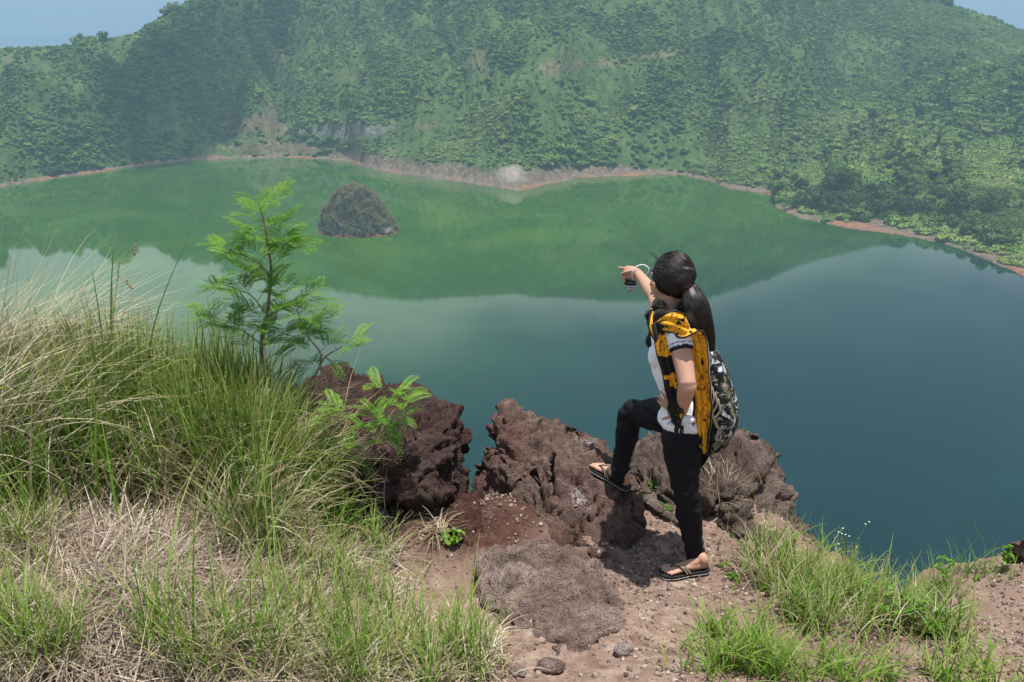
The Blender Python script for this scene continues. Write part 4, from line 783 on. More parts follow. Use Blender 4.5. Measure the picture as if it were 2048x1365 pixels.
# ================================================================ small weeds
def leafy(px, py, z, n, spread, hh, size, tone, label, name='weed', stems=5, flowers=None, cat='weed', creep=False, Y=None):
    c = PZ(px, py, z) if Y is None else P(px, py, Y); c.z = gz(c.x, c.y); t = empty(name, c, label, cat); bm = bmesh.new(); tips = []
    for i in range(stems):
        a = rng.uniform(0, 6.28); r = spread * rng.uniform(.35, 1); e_ = c + Vector((math.cos(a) * r, math.sin(a) * r, hh * rng.uniform(.55, 1)))
        if creep: e_.z = gz(e_.x, e_.y) + .015
        mid = c.lerp(e_, .5) + Vector((0, 0, hh * .15)); loft(bm, [c - Vector((0, 0, .01)), mid, e_], [.0022, .0018, .001], seg=5, n=4); tips.append((c, mid, e_))
    bm_obj('stem', bm, m_green, t); V = []; T = []
    for i in range(n):
        c0, mid, e_ = tips[i % stems]; s = rng.uniform(.25, 1.02); p = np.array(c0.lerp(mid, s * 2) if s < .5 else mid.lerp(e_, s * 2 - 1)); d = rng.normal(size=3) * [1, 1, .4]; d /= np.linalg.norm(d); up = np.array([0, 0, 1.]) + rng.normal(0, .35, 3)
        sd = np.cross(d, up); sd /= np.linalg.norm(sd); q = size * rng.uniform(.6, 1.2); w_ = q * .30
        V += [p, p + d * q * .35 - sd * w_, p + d * q * .8 - sd * w_ * .7 - up * q * .04, p + d * q - up * q * .10, p + d * q * .8 + sd * w_ * .7 - up * q * .04, p + d * q * .35 + sd * w_]; T += [np.clip(tone + rng.normal(0, .15), 0, 1)] * 6
    me = mesh_np('leaves', V, np.arange(len(V)).reshape(-1, 6)); attr(me, 'tone', T); new_obj('leaves', me, m_leaf, t, smooth=False)
    if flowers:
        bm = bmesh.new()
        for i in range(flowers[1]):
            e_ = tips[i % stems][2] + Vector(rng.normal(0, .010, 3)); ball(bm, e_, (.0045, .0045, .0035), sub=1)
        bm_obj('flowers', bm, flowers[0], t)
    return t
leafy(905, 1095, .05, 60, .07, .07, .030, .9, 'bright green little weed on the soil below the boulder', stems=8)
leafy(1335, 1010, .02, 130, .13, .03, .028, .35, 'dark green creeping weed beside the standing leg', stems=9, creep=True)
leafy(1308, 965, .10, 40, .05, .05, .026, .30, 'small dark weed sprouting between her legs above the creeping one', stems=5)
leafy(1455, 1150, 0, 26, .10, .02, .028, .6, 'flat pale green seedling just right of the sandal', stems=5, creep=True)
leafy(1895, 1135, .03, 34, .07, .17, .030, .5, 'upright leafy weed on the ledge at the right, nearer the gap', stems=4)
leafy(2012, 1105, .05, 26, .04, .16, .038, .6, 'upright round leaved weed on the ledge at the right edge of the picture', stems=3)
leafy(1790, 1265, .02, 260, .16, .20, .026, .75, 'bushy bright green leafy weed in the right hand grass', stems=16)
leafy(1850, 1290, .03, 120, .10, .12, .030, .5, 'darker leafy weed right beside the bushy bright one', stems=9)
leafy(1575, 1130, 0, 90, .09, .16, .020, .9, 'yellowish green feathery weed at the top of the right hand grass', stems=8)
leafy(1690, 1150, -.02, 30, .09, .28, .012, .4, 'thin weed with tiny white blossoms rising against the water', stems=7, flowers=(simple('white_blossom', (.75, .74, .66), .7), 9))
leafy(6, 700, .4, 110, .10, .60, .045, .6, 'yellow flowering weed standing at the left edge of the picture', stems=7, flowers=(simple('yellow_blossom', (.75, .55, .03), .7), 30), Y=3.9)
leafy(330, 760, .4, 40, .06, .50, .030, .8, 'broad leaved weed poking out of the grass left of the sapling', stems=4, Y=4.3)
leafy(1960, 1145, .02, 14, .03, .03, .02, .6, 'tiny green sprout on the bare ledge at the right', stems=4)
# ================================================================ THE WOMAN
def V3(*a): return Vector(a)
m_skin = M('skin', .52, .35); m_skin.set('Base Color', m_skin.mix(m_skin.noise(9, 4), (.46, .25, .17), (.56, .325, .23))); m_skin.set('Subsurface Weight', .10); m_skin.set('Subsurface Radius', (.012, .005, .003)); m_skin.bump(m_skin.noise(260, 2), .12, .001); m_skin = m_skin.m
ground_foot = PZ(1368, 1146, .03)
# joints (metres, from the rays of the photograph at believable depths)
hipL = P(1362, 868, 3.66); kneeL = P(1371, 985, 3.63); ankL = P(1391, 1108, 3.66)
hipR = P(1352, 832, 3.84); kneeR = P(1262, 826, 4.12); ankR = P(1240, 946, 4.10)
pel = P(1369, 835, 3.75); waist = P(1356, 775, 3.75); chest = P(1350, 700, 3.76); neckb = P(1338, 640, 3.77); headc = P(1342, 562, 3.80)
shL = P(1358, 672, 3.60); elL = P(1375, 770, 3.46); wrL = P(1363, 826, 3.60)
shR = P(1328, 640, 3.95); elR = P(1309, 592, 4.20); wrR = P(1276, 547, 4.42)
FW = V3(-.97, .24, 0).normalized(); LT = V3(-FW.y, FW.x, 0)      # torso facing, her left
if LT.y > 0: LT = -LT
HF = V3(-.50, .86, -.04).normalized(); HL = V3(-HF.y, HF.x, 0).normalized()
if HL.y > 0: HL = -HL
her = empty('person', (pel.x, pel.y, gz(pel.x, pel.y)), 'young woman in white shirt and black trousers pointing across the lake', 'person')
# ---------------- body, one continuous surface
bm = bmesh.new()
S = tuple(LT)
loft(bm, [pel - V3(0, 0, .07), pel, waist, chest, neckb - V3(0, 0, .045), neckb + V3(0, 0, .01)], [.115, .142, .112, .130, .13, .05], [.080, .085, .076, .098, .07, .045], side=S, seg=24)
loft(bm, [neckb - V3(0, 0, .04), neckb + (headc - neckb) * .5, headc - V3(0, 0, .03)], [.052, .047, .05], side=S)
for sh, s in ((shL, 1), (shR, -1)): loft(bm, [neckb - V3(0, 0, .03), (neckb + sh) / 2 + V3(0, 0, .0), sh], [.045, .045, .046], side=(0, 0, 1), seg=16)
def limb(a, b, r, bulge=None, n=4, sd=S):
    pts = [a.lerp(b, t) for t in (0, .25, .6, 1)]; loft(bm, pts, r, side=sd, seg=18)
limb(shL, elL, [.047, .045, .041, .036]); limb(elL, wrL, [.037, .037, .030, .024])
limb(shR, elR, [.048, .045, .040, .035]); limb(elR, wrR, [.035, .036, .029, .022])
for h_, k_, a_ in ((hipL, kneeL, ankL), (hipR, kneeR, ankR)):
    limb(h_, k_, [.068, .064, .050, .042]); limb(k_, a_, [.042, .044, .036, .030])
# head: skull, jaw, nose, brow, lips, ears
rotH = Matrix((( HL.x, HF.x, 0, 0), (HL.y, HF.y, 0, 0), (0, 0, 1, 0), (0, 0, 0, 1)))
hd = lambda l, f, u: headc + (HL * l + HF * f + V3(0, 0, u)) * 1.08
ball(bm, hd(0, 0, .015), (.073, .088, .095), rotH); ball(bm, hd(0, .035, -.045), (.055, .052, .060), rotH); ball(bm, hd(0, .062, -.088), (.022, .022, .018), rotH)
ball(bm, hd(0, .088, -.020), (.011, .014, .016), rotH); ball(bm, hd(0, .084, .006), (.008, .010, .024), rotH); ball(bm, hd(0, .082, -.052), (.020, .009, .006), rotH); ball(bm, hd(0, .080, -.061), (.017, .009, .006), rotH)
for s in (-1, 1):
    ball(bm, hd(.030 * s, .070, .022), (.020, .014, .006), rotH); ball(bm, hd(.036 * s, .066, -.022), (.018, .016, .018), rotH)
    ec = hd(.083 * s, .014, -.022)
    loft(bm, [ec + HF * .006 - V3(0, 0, .028), ec - HF * .004 - V3(0, 0, .018), ec - HF * .014 + V3(0, 0, .006), ec - HF * .008 + V3(0, 0, .024), ec + HF * .008 + V3(0, 0, .020)], [.0075, .006, .006, .006, .005], seg=8, n=4)
    ball(bm, ec, (.005, .012, .018), rotH)
# feet: toes as separate lumps
def foot(ank, heel, toe, up):
    d = (toe - heel).normalized(); sd = d.cross(up).normalized(); L = (toe - heel).length
    q = lambda t, s, h: heel + d * (L * t) + sd * s + up * h
    loft(bm, [ank, q(.12, 0, .055), q(.09, 0, .028)], [.030, .029, .026], side=tuple(sd))
    loft(bm, [q(.03, 0, .024), q(.25, 0, .025), q(.5, 0, .023), q(.72, 0, .017), q(.80, 0, .014)], [.022, .026, .029, .036, .035], [.022, .023, .021, .014, .010], side=tuple(sd), seg=16)
    loft(bm, [ank, q(.26, 0, .045), q(.5, 0, .028)], [.028, .023, .016], side=tuple(sd))
    return q
def toes(q, s):
    for i, (o, l, r) in enumerate(((-.029, .98, .0105), (-.010, 1.0, .0078), (.006, .97, .0074), (.020, .93, .007), (.033, .88, .0068))):
        loft(bm, [q(.74, o * .85 * s, .013), q((.76 + l) / 2, o * s, .016), q(l - .01, o * s, .010)], [r * .9, r, r * .9], seg=10, n=3)
upL = V3(0, 0, 1); heelL = PZ(1413, 1136, .030); toeL = PZ(1325, 1147, .028)
qL = foot(ankL, heelL, toeL, upL); toes(qL, -1)
heelR = P(1255, 974, 4.08); toeR = P(1186, 930, 4.25); upR = V3(.1, -.1, 1).normalized()
heelR.z += .0; qR = foot(ankR, heelR, toeR, upR); toes(qR, 1)
# hands
def finger(pts, r): loft(bm, pts, [r * (1 - .28 * i / (len(pts) - 1)) for i in range(len(pts))], seg=10, n=3)
# right hand: index finger out, the others closed round the camera
D = (P(1246, 546, 4.50) - wrR).normalized(); hu = V3(0, 0, 1); hs = D.cross(hu).normalized(); hu = hs.cross(D).normalized()
hp = lambda f, s, u: wrR + D * f + hs * s + hu * u
loft(bm, [hp(-.01, 0, 0), hp(.035, 0, .002), hp(.075, 0, .002)], [.018, .026, .027], [.021, .034, .036], side=tuple(hs), seg=16)
finger([hp(.07, 0, .020), hp(.100, -.002, .024), hp(.132, -.004, .026)], .0095)                       # index
for j, (u, l) in enumerate(((.006, .034), (-.012, .031), (-.028, .026))):
    finger([hp(.072, .008, u), hp(.072 + l, .012, u - .004), hp(.072 + l * .9, -.012, u - .010), hp(.070, -.024, u - .010)], .0088 - .0006 * j)
finger([hp(.025, -.016, .016), hp(.052, -.034, .010), hp(.078, -.034, .002)], .0100)                   # thumb
# left hand on the hip
D2 = (P(1338, 806, 3.62) - wrL).normalized(); hs2 = V3(0, 0, 1).cross(D2).normalized(); hu2 = D2.cross(hs2).normalized()
hp2 = lambda f, s, u: wrL + D2 * f + hs2 * s + hu2 * u
loft(bm, [hp2(-.01, 0, 0), hp2(.035, 0, 0), hp2(.07, 0, 0)], [.016, .014, .014], [.022, .034, .036], side=tuple(hs2), seg=16)
for j, (u, l) in enumerate(((.028, .056), (.010, .064), (-.008, .060), (-.025, .046))):
    finger([hp2(.066, 0, u), hp2(.066 + l * .5, .004, u * 1.1), hp2(.066 + l, -.012, u * 1.15)], .0085)
finger([hp2(.01, 0, -.02), hp2(.03, .012, -.05), hp2(.045, .014, -.075)], .0095)
me = remesh(bm, .0036, 2, .45); body = new_obj('body', me, m_skin, her); print('body verts', len(me.vertices))
# eyes
bm = bmesh.new()
for s in (-1, 1): ball(bm, hd(.030 * s, .074, .004), .0105, sub=2)
bm_obj('eyes', bm, simple('eye', (.10, .07, .06), .15), her)
bm = bmesh.new()
for s in (-1, 1): loft(bm, [hd(.046 * s, .076, .026), hd(.032 * s, .086, .031), hd(.016 * s, .088, .027)], [.003, .004, .003], seg=6, n=3)
bm_obj('eyebrows', bm, simple('brow', (.02, .015, .012), .8), her)
bm = bmesh.new(); ball(bm, hd(.080, .006, -.052), (.0035, .0035, .009), sub=2); bm_obj('earring', bm, simple('silver', (.7, .7, .7), .25, 1, Metallic=1), her)
# ---------------- trousers
def fold(V, n, spots): return V
bm = bmesh.new()
loft(bm, [pel + V3(0, 0, .085), pel, pel - V3(0, 0, .07)], [.134, .148, .128], [.092, .100, .096], side=S, seg=24)
for h_, k_, a_, sd in ((hipL, kneeL, ankL, S), (hipR, kneeR, ankR, S)):
    pts = [h_.lerp(k_, t) for t in (0, .35, .75)] + [k_] + [k_.lerp(a_, t) for t in (.3, .62, .9, 1.09)]
    loft(bm, pts, [.090, .084, .067, .060, .059, .051, .044, .045], side=sd, seg=22)
me = remesh(bm, .0065, 4); V = get_v(me); n = get_n(me)
ax = np.array([[1.0, 1, 3.2]]); w1 = fbm(V * [9, 9, 24], 3); near_hem = np.exp(-((V[:, 2:3] - [[ankL.z + .05, ankR.z + .05, kneeL.z, kneeR.z, pel.z - .05]]) / .06) ** 2).max(1)
V = V + n * (  .0048 * w1 * (.5 + 1.8 * near_hem) + .0012 * near_hem * np.sin(V[:, 2] * 150 + 6 * fbm(V * 8, 2)))[:, None]; set_v(me, V)
m = M('black_cotton', .8, .15); m.set('Base Color', m.mix(m.noise(14, 3), (.006, .006, .008), (.016, .016, .020))); m.bump(m.noise(420, 2), .3, .001); new_obj('trousers', me, m.m, her)
# ---------------- shirt
bm = bmesh.new()
hem = P(1366, 840, 3.74)
loft(bm, [hem - V3(0, 0, .024), hem - V3(0, 0, .020), pel + V3(-.005, 0, .05), waist, chest - V3(0, 0, .06), chest + V3(-.006, 0, .03), neckb - V3(0, 0, .05), neckb - V3(0, 0, .022)], [.06, .160, .154, .122, .136, .142, .120, .060], [.04, .108, .104, .090, .106, .106, .078, .056], side=S, seg=28)
ball(bm, chest + FW * .062 + LT * .065 - V3(0, 0, .015), (.055, .055, .055)); ball(bm, chest + FW * .062 - LT * .065 - V3(0, 0, .015), (.055, .055, .055))
loft(bm, [neckb.lerp(shL, .45) - V3(0, 0, .01), shL, shL.lerp(elL, .14), shL.lerp(elL, .25)], [.056, .060, .057, .055], side=S, seg=20)
loft(bm, [neckb.lerp(shR, .45) - V3(0, 0, .01), shR, shR.lerp(elR, .15), shR.lerp(elR, .25)], [.056, .060, .056, .052], side=(0, 0, 1), seg=20)
# bunched hem pushed up over the hand on the hip
for (px, py, r) in ((1362, 840, (.026, .018, .016)), (1380, 838, (.024, .018, .014))): ball(bm, P(px, py, 3.575), r)
me = remesh(bm, .006, 3); V = get_v(me); n = get_n(me); 
V = V + n * (.005 * fbm(V * [10, 10, 7], 3) + .0045 * np.sin(V[:, 0] * 60 + V[:, 1] * 55 + V[:, 2] * 20 + 4 * fbm(V * 5, 2)) * sstep(1.0, .85, V[:, 2]))[:, None]; set_v(me, V)
sle = shL.lerp(elL, .30); dA = np.array((elL - shL).normalized()); tt = (V - np.array(shL)) @ dA / (elL - shL).length; rad = np.linalg.norm(V - np.array(shL) - np.outer(tt * (elL - shL).length, dA), axis=1)
band = ((tt > .262) & (rad < .075)) | ((tt > .205) & (tt < .222) & (rad < .075)); attr(me, 'band', band.astype(float))
m = M('white_jersey', .75, .2); m.set('Base Color', m.mix(m.attr('band'), (.84, .85, .90), (.012, .014, .03))); m.bump(m.noise(500, 2), .25, .0008); new_obj('shirt', me, m.m, her)
# ---------------- scarf
def ribbon(path, width, side, foldamp=.006, folds=3, name='panel', thick=.004, n=8, m=14, seed=0, mat=None, parent=None):
    """a soft folded band of cloth along a path"""
    D_ = [list(p) + [w_] + list(s_) for p, w_, s_ in zip(path, width, side)]; C = catmull(D_, n); pts = C[:, :3]; T = np.gradient(pts, axis=0); T /= np.linalg.norm(T, axis=1)[:, None]; V = []
    for i in range(len(C)):
        s_ = C[i, 4:7]; s_ = s_ - T[i] * s_.dot(T[i]); s_ /= np.linalg.norm(s_); nn = np.cross(T[i], s_)
        for j in range(m + 1):
            u = j / m * 2 - 1; V.append(pts[i] + s_ * u * C[i, 3] + nn * (foldamp * math.cos(u * math.pi * folds + i * .12 + seed) - .012 * u * u))
    V = np.array(V); V += .009 * np.stack([perlin(V * 14 + seed), perlin(V * 14 + 5 + seed), perlin(V * 14 + 9)], -1)
    idx = np.arange(len(C) * (m + 1)).reshape(len(C), m + 1); F = np.stack([idx[:-1, :-1], idx[:-1, 1:], idx[1:, 1:], idx[1:, :-1]], -1).reshape(-1, 4)
    me = mesh_np(name, V, F); uv = me.uv_layers.new(name='UVMap'); li = F.ravel(); L = np.linalg.norm(np.diff(pts, axis=0), axis=1).sum(); uu = (li % (m + 1)) / m; vv = (li // (m + 1)) / (len(C) - 1) * L / .12
    uv.data.foreach_set('uv', np.stack([uu, vv], -1).astype(np.float32).ravel()); o = new_obj(name, me, mat, parent); md = o.modifiers.new('thick', 'SOLIDIFY'); md.thickness = thick; md.offset = 0; return o
def scarf_mat(name, black):
    m = M(name, .85, .15); uvx = m.xyz('UV'); a = m.noise(19, 2, .5, dist=2.0); b = m.voro(34)
    mot = m.math('MAXIMUM', m.step(a, .625, .64), m.math('MULTIPLY', m.step(b, .24, .21), m.step(m.noise(12, 2), .55, .60)))
    swirl = m.noise(15, 1, .4, dist=3.0); mot = m.math('MAXIMUM', mot, m.math('MULTIPLY', m.step(swirl, .49, .495), m.step(swirl, .525, .52)))
    edge_ = m.math('MAXIMUM', m.step(uvx[0], .12, .07), m.step(uvx[0], .90, .94))
    if black is not None: mot = m.math('MAXIMUM', m.math('MULTIPLY', mot, 1), black(m, uvx))
    mot = m.math('MAXIMUM', mot, edge_)
    m.set('Base Color', m.mix(mot, m.mix(m.noise(5, 2), (.85, .36, .012), (.90, .47, .02)), (.013, .014, .010))); m.set('Sheen Weight', .2); m.bump(m.noise(350, 2), .3, .001); return m.m
m_y = scarf_mat('yellow_scarf', None); m_k = scarf_mat('dark_scarf', lambda m, uv: m.step(m.noise(9, 2), .43, .46))
scarf = empty('scarf_tmp', neckb, None, None); bpy.data.objects.remove(scarf)
sc = bmesh.new()
# neck roll with knots (main mesh of the scarf)
ring = []
for k in range(9):
    a = k / 8 * 2 * math.pi; ring.append(neckb + V3(0, 0, .028) + FW * (.070 * math.cos(a) + .012) + LT * (.085 * math.sin(a)) + V3(0, 0, -.030 * math.cos(a)))
loft(sc, ring, [.030, .034, .030, .034, .028, .032, .030, .034, .030], [.022, .02, .024, .02, .022, .02, .024, .02, .022], side=(0, 0, 1), seg=16, n=5)
for (px, py, Y, r) in ((1318, 612, 3.72, .032), (1300, 628, 3.74, .026), (1322, 632, 3.66, .034), (1345, 634, 3.64, .030), (1312, 652, 3.66, .026), (1370, 640, 3.66, .026)): ball(sc, P(px, py, Y), (r, r, r * .8))
me = remesh(sc, .0045, 2); V = get_v(me); n = get_n(me); V = V + n * (.009 * ridged(V * [14, 14, 30], 2) + .012 * fbm(V * 11, 2) - .007)[:, None]; set_v(me, V)
rl = new_obj('scarf', me, m_k, her)
sd = [tuple(FW)] * 8
shT = shL + V3(0, 0, .062)
ribbon([P(1316, 652, 3.63), P(1334, 646, 3.58), P(1360, 650, 3.535), P(1388, 672, 3.54), P(1398, 725, 3.57), P(1404, 790, 3.58), P(1405, 850, 3.60), P(1403, 905, 3.63)], [.030, .044, .052, .048, .042, .040, .038, .026],
       [(0, .1, 1), (.2, .2, 1), (-.35, .2, .9), (-.8, .1, .35), (-1, .15, .1), (-1, .2, 0), (-1, .2, 0), (-1, .2, 0)], .011, 3.0, 'shoulder_drape', mat=m_y, parent=rl)
ribbon([P(1398, 720, 3.66), P(1418, 790, 3.68), P(1420, 850, 3.68), P(1410, 905, 3.68), P(1395, 940, 3.68)], [.03, .024, .022, .022, .006], [(-.9, .3, 0)] * 5, .006, 2, 'dark_border', mat=simple('black_fringe', (.014, .016, .010), .9), parent=rl)
ribbon([P(1320, 645, 3.60), P(1328, 690, 3.585), P(1338, 740, 3.57), P(1349, 785, 3.56), P(1354, 820, 3.555), P(1358, 856, 3.56)], [.034, .034, .034, .036, .032, .010], [(-.95, .25, .1)] * 6, .009, 2.5, 'front_strand', mat=m_k, parent=rl, seed=3)
ribbon([P(1310, 632, 3.68), P(1306, 655, 3.64), P(1312, 680, 3.63)], [.034, .03, .02], [(-.7, -.6, 0)] * 3, .008, 2, 'front_knot_end', mat=m_y, parent=rl, seed=5)
bm = bmesh.new()     # tassels
for (px, py, Y, L, nn) in ((1358, 852, 3.56, .05, 9), (1395, 930, 3.67, .05, 9), (1356, 795, 3.53, .08, 16), (1346, 800, 3.535, .07, 14), (1350, 825, 3.535, .06, 10)):
    for j in range(nn):
        a = P(px + rng.uniform(-8, 8), py, Y); loft(bm, [a, a + V3(rng.uniform(-.012, .012), 0, -L * .5), a + V3(rng.uniform(-.02, .02), rng.uniform(-.01, .01), -L)], [.003, .0035, .001], seg=5, n=2)
bm_obj('tassels', bm, simple('tassel', (.016, .018, .011), .9), rl)
# ---------------- hair
m = M('black_hair', .48, .45); m.set('Base Color', m.mix(m.rnd(), (.004, .0035, .0035), (.022, .015, .012))); m.set('Anisotropic', .6); m_hair = m.m
bandp = hd(.0, -.103, .012); cap = bmesh.new()
band_px = P(1377, 564, 3.755)
ball(cap, hd(0, -.016, .030), (.083, .098, .097), rotH, 4); loft(cap, [hd(0, -.07, .03), hd(.01, -.092, .008), band_px], [.060, .040, .020], seg=18)
ball(cap, hd(0, -.055, -.018), (.062, .045, .045), rotH, 3)
me = remesh(cap, .005, 4); V = get_v(me); rel = V - np.array(headc); f = rel @ np.array(HF); l = rel @ np.array(HL); u = rel[:, 2]
hair = new_obj('hair', me, m_hair, her)
V0 = np.array(band_px); d0 = V - V0; an = np.arctan2(d0 @ np.array(HL), d0[:, 2]); V = V + get_n(me) * (.005 * fbm(V * 16, 2) + .0022 * np.sin(an * 60) + .0016 * perlin(np.stack([an * 9, an * 0, np.linalg.norm(d0, axis=1) * 6], -1)))[:, None]; set_v(me, V)
# ponytail
pt = [band_px, P(1384, 584, 3.70), P(1391, 608, 3.67), P(1402, 640, 3.67), P(1413, 668, 3.69), P(1423, 694, 3.72)]
bm = bmesh.new(); loft(bm, pt, [.017, .040, .058, .052, .034, .008], [.017, .030, .038, .038, .026, .008], side=tuple(HL), seg=40, n=8, rad_fn=lambda t, a: 1 + .06 * math.sin(a * 13 + t * 5) + .04 * math.sin(a * 29)); bm_obj('ponytail', bm, m_hair, hair)
bm = bmesh.new(); bmesh.ops.create_uvsphere(bm, u_segments=8, v_segments=6, radius=.001)
rings = []; axis = (pt[1] - pt[0]).normalized(); a1 = axis.orthogonal().normalized(); a2 = axis.cross(a1)
loft(bm, [pt[0] + (a1 * math.cos(t) + a2 * math.sin(t)) * .021 for t in np.linspace(0, 2 * math.pi, 13)], [.005] * 13, side=tuple(axis), seg=8, n=3); bm_obj('hair_tie', bm, simple('hair_tie', (.015, .012, .012), .6), hair)
# combed strands over the cap and in the ponytail
SV, SF = [], []; cnt_ = 0
def strand(C, w):
    global cnt_
    C = np.asarray(C); k = len(C); T = np.gradient(C, axis=0); out = C - np.array(hd(0, -.03, .02)); sdv = np.cross(T, out); sdv /= np.linalg.norm(sdv, axis=1)[:, None] + 1e-9; ww = w * np.minimum(1, np.minimum(np.arange(k) + .4, (k - np.arange(k)) * .7))[:, None] * .5
    q = np.stack([C - sdv * ww, C + out / (np.linalg.norm(out, axis=1)[:, None] + 1e-9) * w * .4, C + sdv * ww], 1); SV.append(q.reshape(-1, 3)); b = cnt_ + np.arange(k - 1)[:, None] * 3
    SF.append(np.concatenate([b + [0, 1, 4, 3], b + [1, 2, 5, 4]])); cnt_ += 3 * k
cen = np.array(hd(0, -.016, .030)); Rm = np.array([tuple(HL), tuple(HF), (0, 0, 1)])
for i in range(1300):
    th_ = rng.uniform(-1.9, 1.9); ph = rng.uniform(-.45, 1.45)      # start near the hairline, sweep back
    v = np.array([math.sin(th_), math.cos(th_) * .75 + .1, math.sin(ph) * .9 - .05]); v /= np.linalg.norm(v); e_ = Rm @ (V0 - cen); e_ /= np.linalg.norm(e_); L_ = []
    for s_ in np.linspace(rng.uniform(0, .5), 1, 12):
        om = math.acos(np.clip(v @ e_, -1, 1)); w_ = (math.sin((1 - s_) * om) * v + math.sin(s_ * om) * e_) / (math.sin(om) + 1e-6); r_ = np.array([.085, .100, .100]) * (1.0 + (rng.uniform(-.015, .03) + .05 * (rng.random() < .12) * rng.random())); p_ = cen + (w_ * r_) @ Rm
        L_.append(p_ * (1 - s_ ** 6) + (V0 + rng.normal(0, .004, 3)) * s_ ** 6)
    strand(L_, rng.uniform(.0015, .0035))
for i in range(560):
    a = rng.uniform(0, 6.28); C = catmull([list(p) for p in pt], 4); rr2 = np.interp(np.linspace(0, 1, len(C)), np.linspace(0, 1, 6), [.018, .034, .046, .044, .032, .012]) * rng.uniform(.9, 1.14); s1 = np.array(HL); s2_ = np.cross(s1, [0, 0, 1])
    strand(C + (s1 * math.cos(a) + s2_ * math.sin(a)) * rr2[:, None] + rng.normal(0, .0015, C.shape) + [0, 0, -rng.uniform(0, .02)], .0024)
for i in range(70):      # flyaways at the crown and nape
    a = rng.uniform(-2.4, 1.2); st = cen + (np.array([math.sin(a) * .6 * (1 if rng.random() < .7 else -1), math.cos(a), .55]) / 1.2 * [.09, .104, .107]) @ Rm; o = (st - cen) / np.linalg.norm(st - cen)
    tl = rng.normal(0, .022, 3); strand([st, st + o * .010 + tl * .3, st + o * .016 + tl * .9, st + o * .014 + tl * 1.6, st + tl * 2.1], .0010)
new_obj('strands', mesh_np('strands', np.concatenate(SV), np.concatenate(SF)), m_hair, hair)
# ---------------- sandals
m_sole = simple('black_rubber', (.018, .018, .020), .7); m_strap = M('beige_strap', .8, .2); m_strap.set('Base Color', (.55, .43, .27, 1)); m_strap = m_strap.m; m_dk = simple('strap_dark', (.02, .016, .015), .7)
def sandal(q, heel, toe, s, label):
    d = (toe - heel).normalized(); L = (toe - heel).length; bm = bmesh.new(); out = []
    prof = [(-.06, .010), (-.03, .026), (.06, .034), (.25, .035), (.45, .036), (.65, .043), (.82, .046), (.95, .040), (1.03, .026), (1.07, .008)]
    top_, bot = [], []
    for hh, lst in ((.001, top_), (-.010, None), (-.012, None), (-.022, bot)): pass
    P1 = catmull([(t, w_ , 0) for t, w_ in prof], 4); rings = []
    for hh, g in ((.003, .97), (-.002, 1.0), (-.013, 1.0), (-.019, .97)):
        r = [bm.verts.new(q(t, w_ * g, hh)) for t, w_, _ in P1] + [bm.verts.new(q(t, -w_ * g, hh)) for t, w_, _ in P1[::-1]]; rings.append(r)
    k = len(rings[0])
    for A, B in zip(rings, rings[1:]):
        for j in range(k): bm.faces.new((A[j], A[(j + 1) % k], B[(j + 1) % k], B[j]))
    bm.faces.new(rings[0]); bm.faces.new(rings[-1][::-1]); so_ = bm_obj('sandal', bm, m_sole, her, smooth=False); so_['label'] = label
    bm = bmesh.new(); r = [q(t, w_ * 1.012, -.010) for t, w_, _ in P1] + [q(t, -w_ * 1.012, -.010) for t, w_, _ in P1[::-1]]; loft(bm, r + [r[0]], [.0012] * (len(r) + 1), seg=5, n=1, caps=False); bm_obj('trim', bm, simple('trim', (.5, .48, .45), .7), so_)
    tp = q(.80, -.010 * s, .014)
    for side_, mm in ((1, 0), (-1, 0)):
        for o, mt_, w_ in ((0, m_strap, .0038), (.034, m_strap, .0038), (.017, m_dk, .005), (-.012, m_dk, .003), (.047, m_dk, .003)):
            a = q(.42 + o * 2.2, .036 * side_, .004); b = q(.55 + o * 1.6, .029 * side_, .036); c = q(.70 + o * .4, .012 * side_ - .006 * s, .036); bm = bmesh.new()
            loft(bm, [a, b, c, tp + V3(0, 0, .008)], [w_] * 4, [.0022] * 4, side=tuple(d), seg=8, n=5); bm_obj('strap', bm, mt_, so_)
    bm = bmesh.new(); loft(bm, [tp + V3(0, 0, .010), tp - V3(0, 0, .012)], [.004, .0035], seg=8); bm_obj('toe_post', bm, m_dk, so_)
sandal(qL, heelL, toeL, -1, 'sandal on the ground under the standing foot'); sandal(qR, heelR, toeR, 1, 'sandal on the raised foot')

# ---------------- small camera in the pointing hand, with its white wrist loop
cc = hp(.055, -.006, -.050); ct = empty('compact_camera', cc, 'small silver and black compact camera hanging in her pointing hand', 'camera')
bm = bmesh.new(); Mx = Matrix((( D.x, hs.x, hu.x, cc.x), (D.y, hs.y, hu.y, cc.y), (D.z, hs.z, hu.z, cc.z), (0, 0, 0, 1)))
bmesh.ops.create_cube(bm, size=1, matrix=Mx @ Matrix.Diagonal((.075, .022, .030, 1))); bmesh.ops.bevel(bm, geom=bm.edges[:], offset=.005, segments=3, affect='EDGES'); bm_obj('camera_body', bm, simple('camera_black', (.03, .03, .035), .35, .5), ct)
bm = bmesh.new(); bmesh.ops.create_cube(bm, size=1, matrix=Mx @ Matrix.Translation((0, 0, -.018)) @ Matrix.Diagonal((.078, .024, .010, 1))); bmesh.ops.bevel(bm, geom=bm.edges[:], offset=.003, segments=2, affect='EDGES'); bm_obj('silver_base', bm, simple('camera_silver', (.62, .63, .66), .3, .5, Metallic=.8), ct)
bm = bmesh.new(); bmesh.ops.create_cone(bm, cap_ends=True, segments=24, radius1=.014, radius2=.012, depth=.022, matrix=Mx @ Matrix.Translation((.005, 0, -.032))); bm_obj('lens', bm, simple('lens_ring', (.45, .40, .38), .3, .5, Metallic=.6), ct)
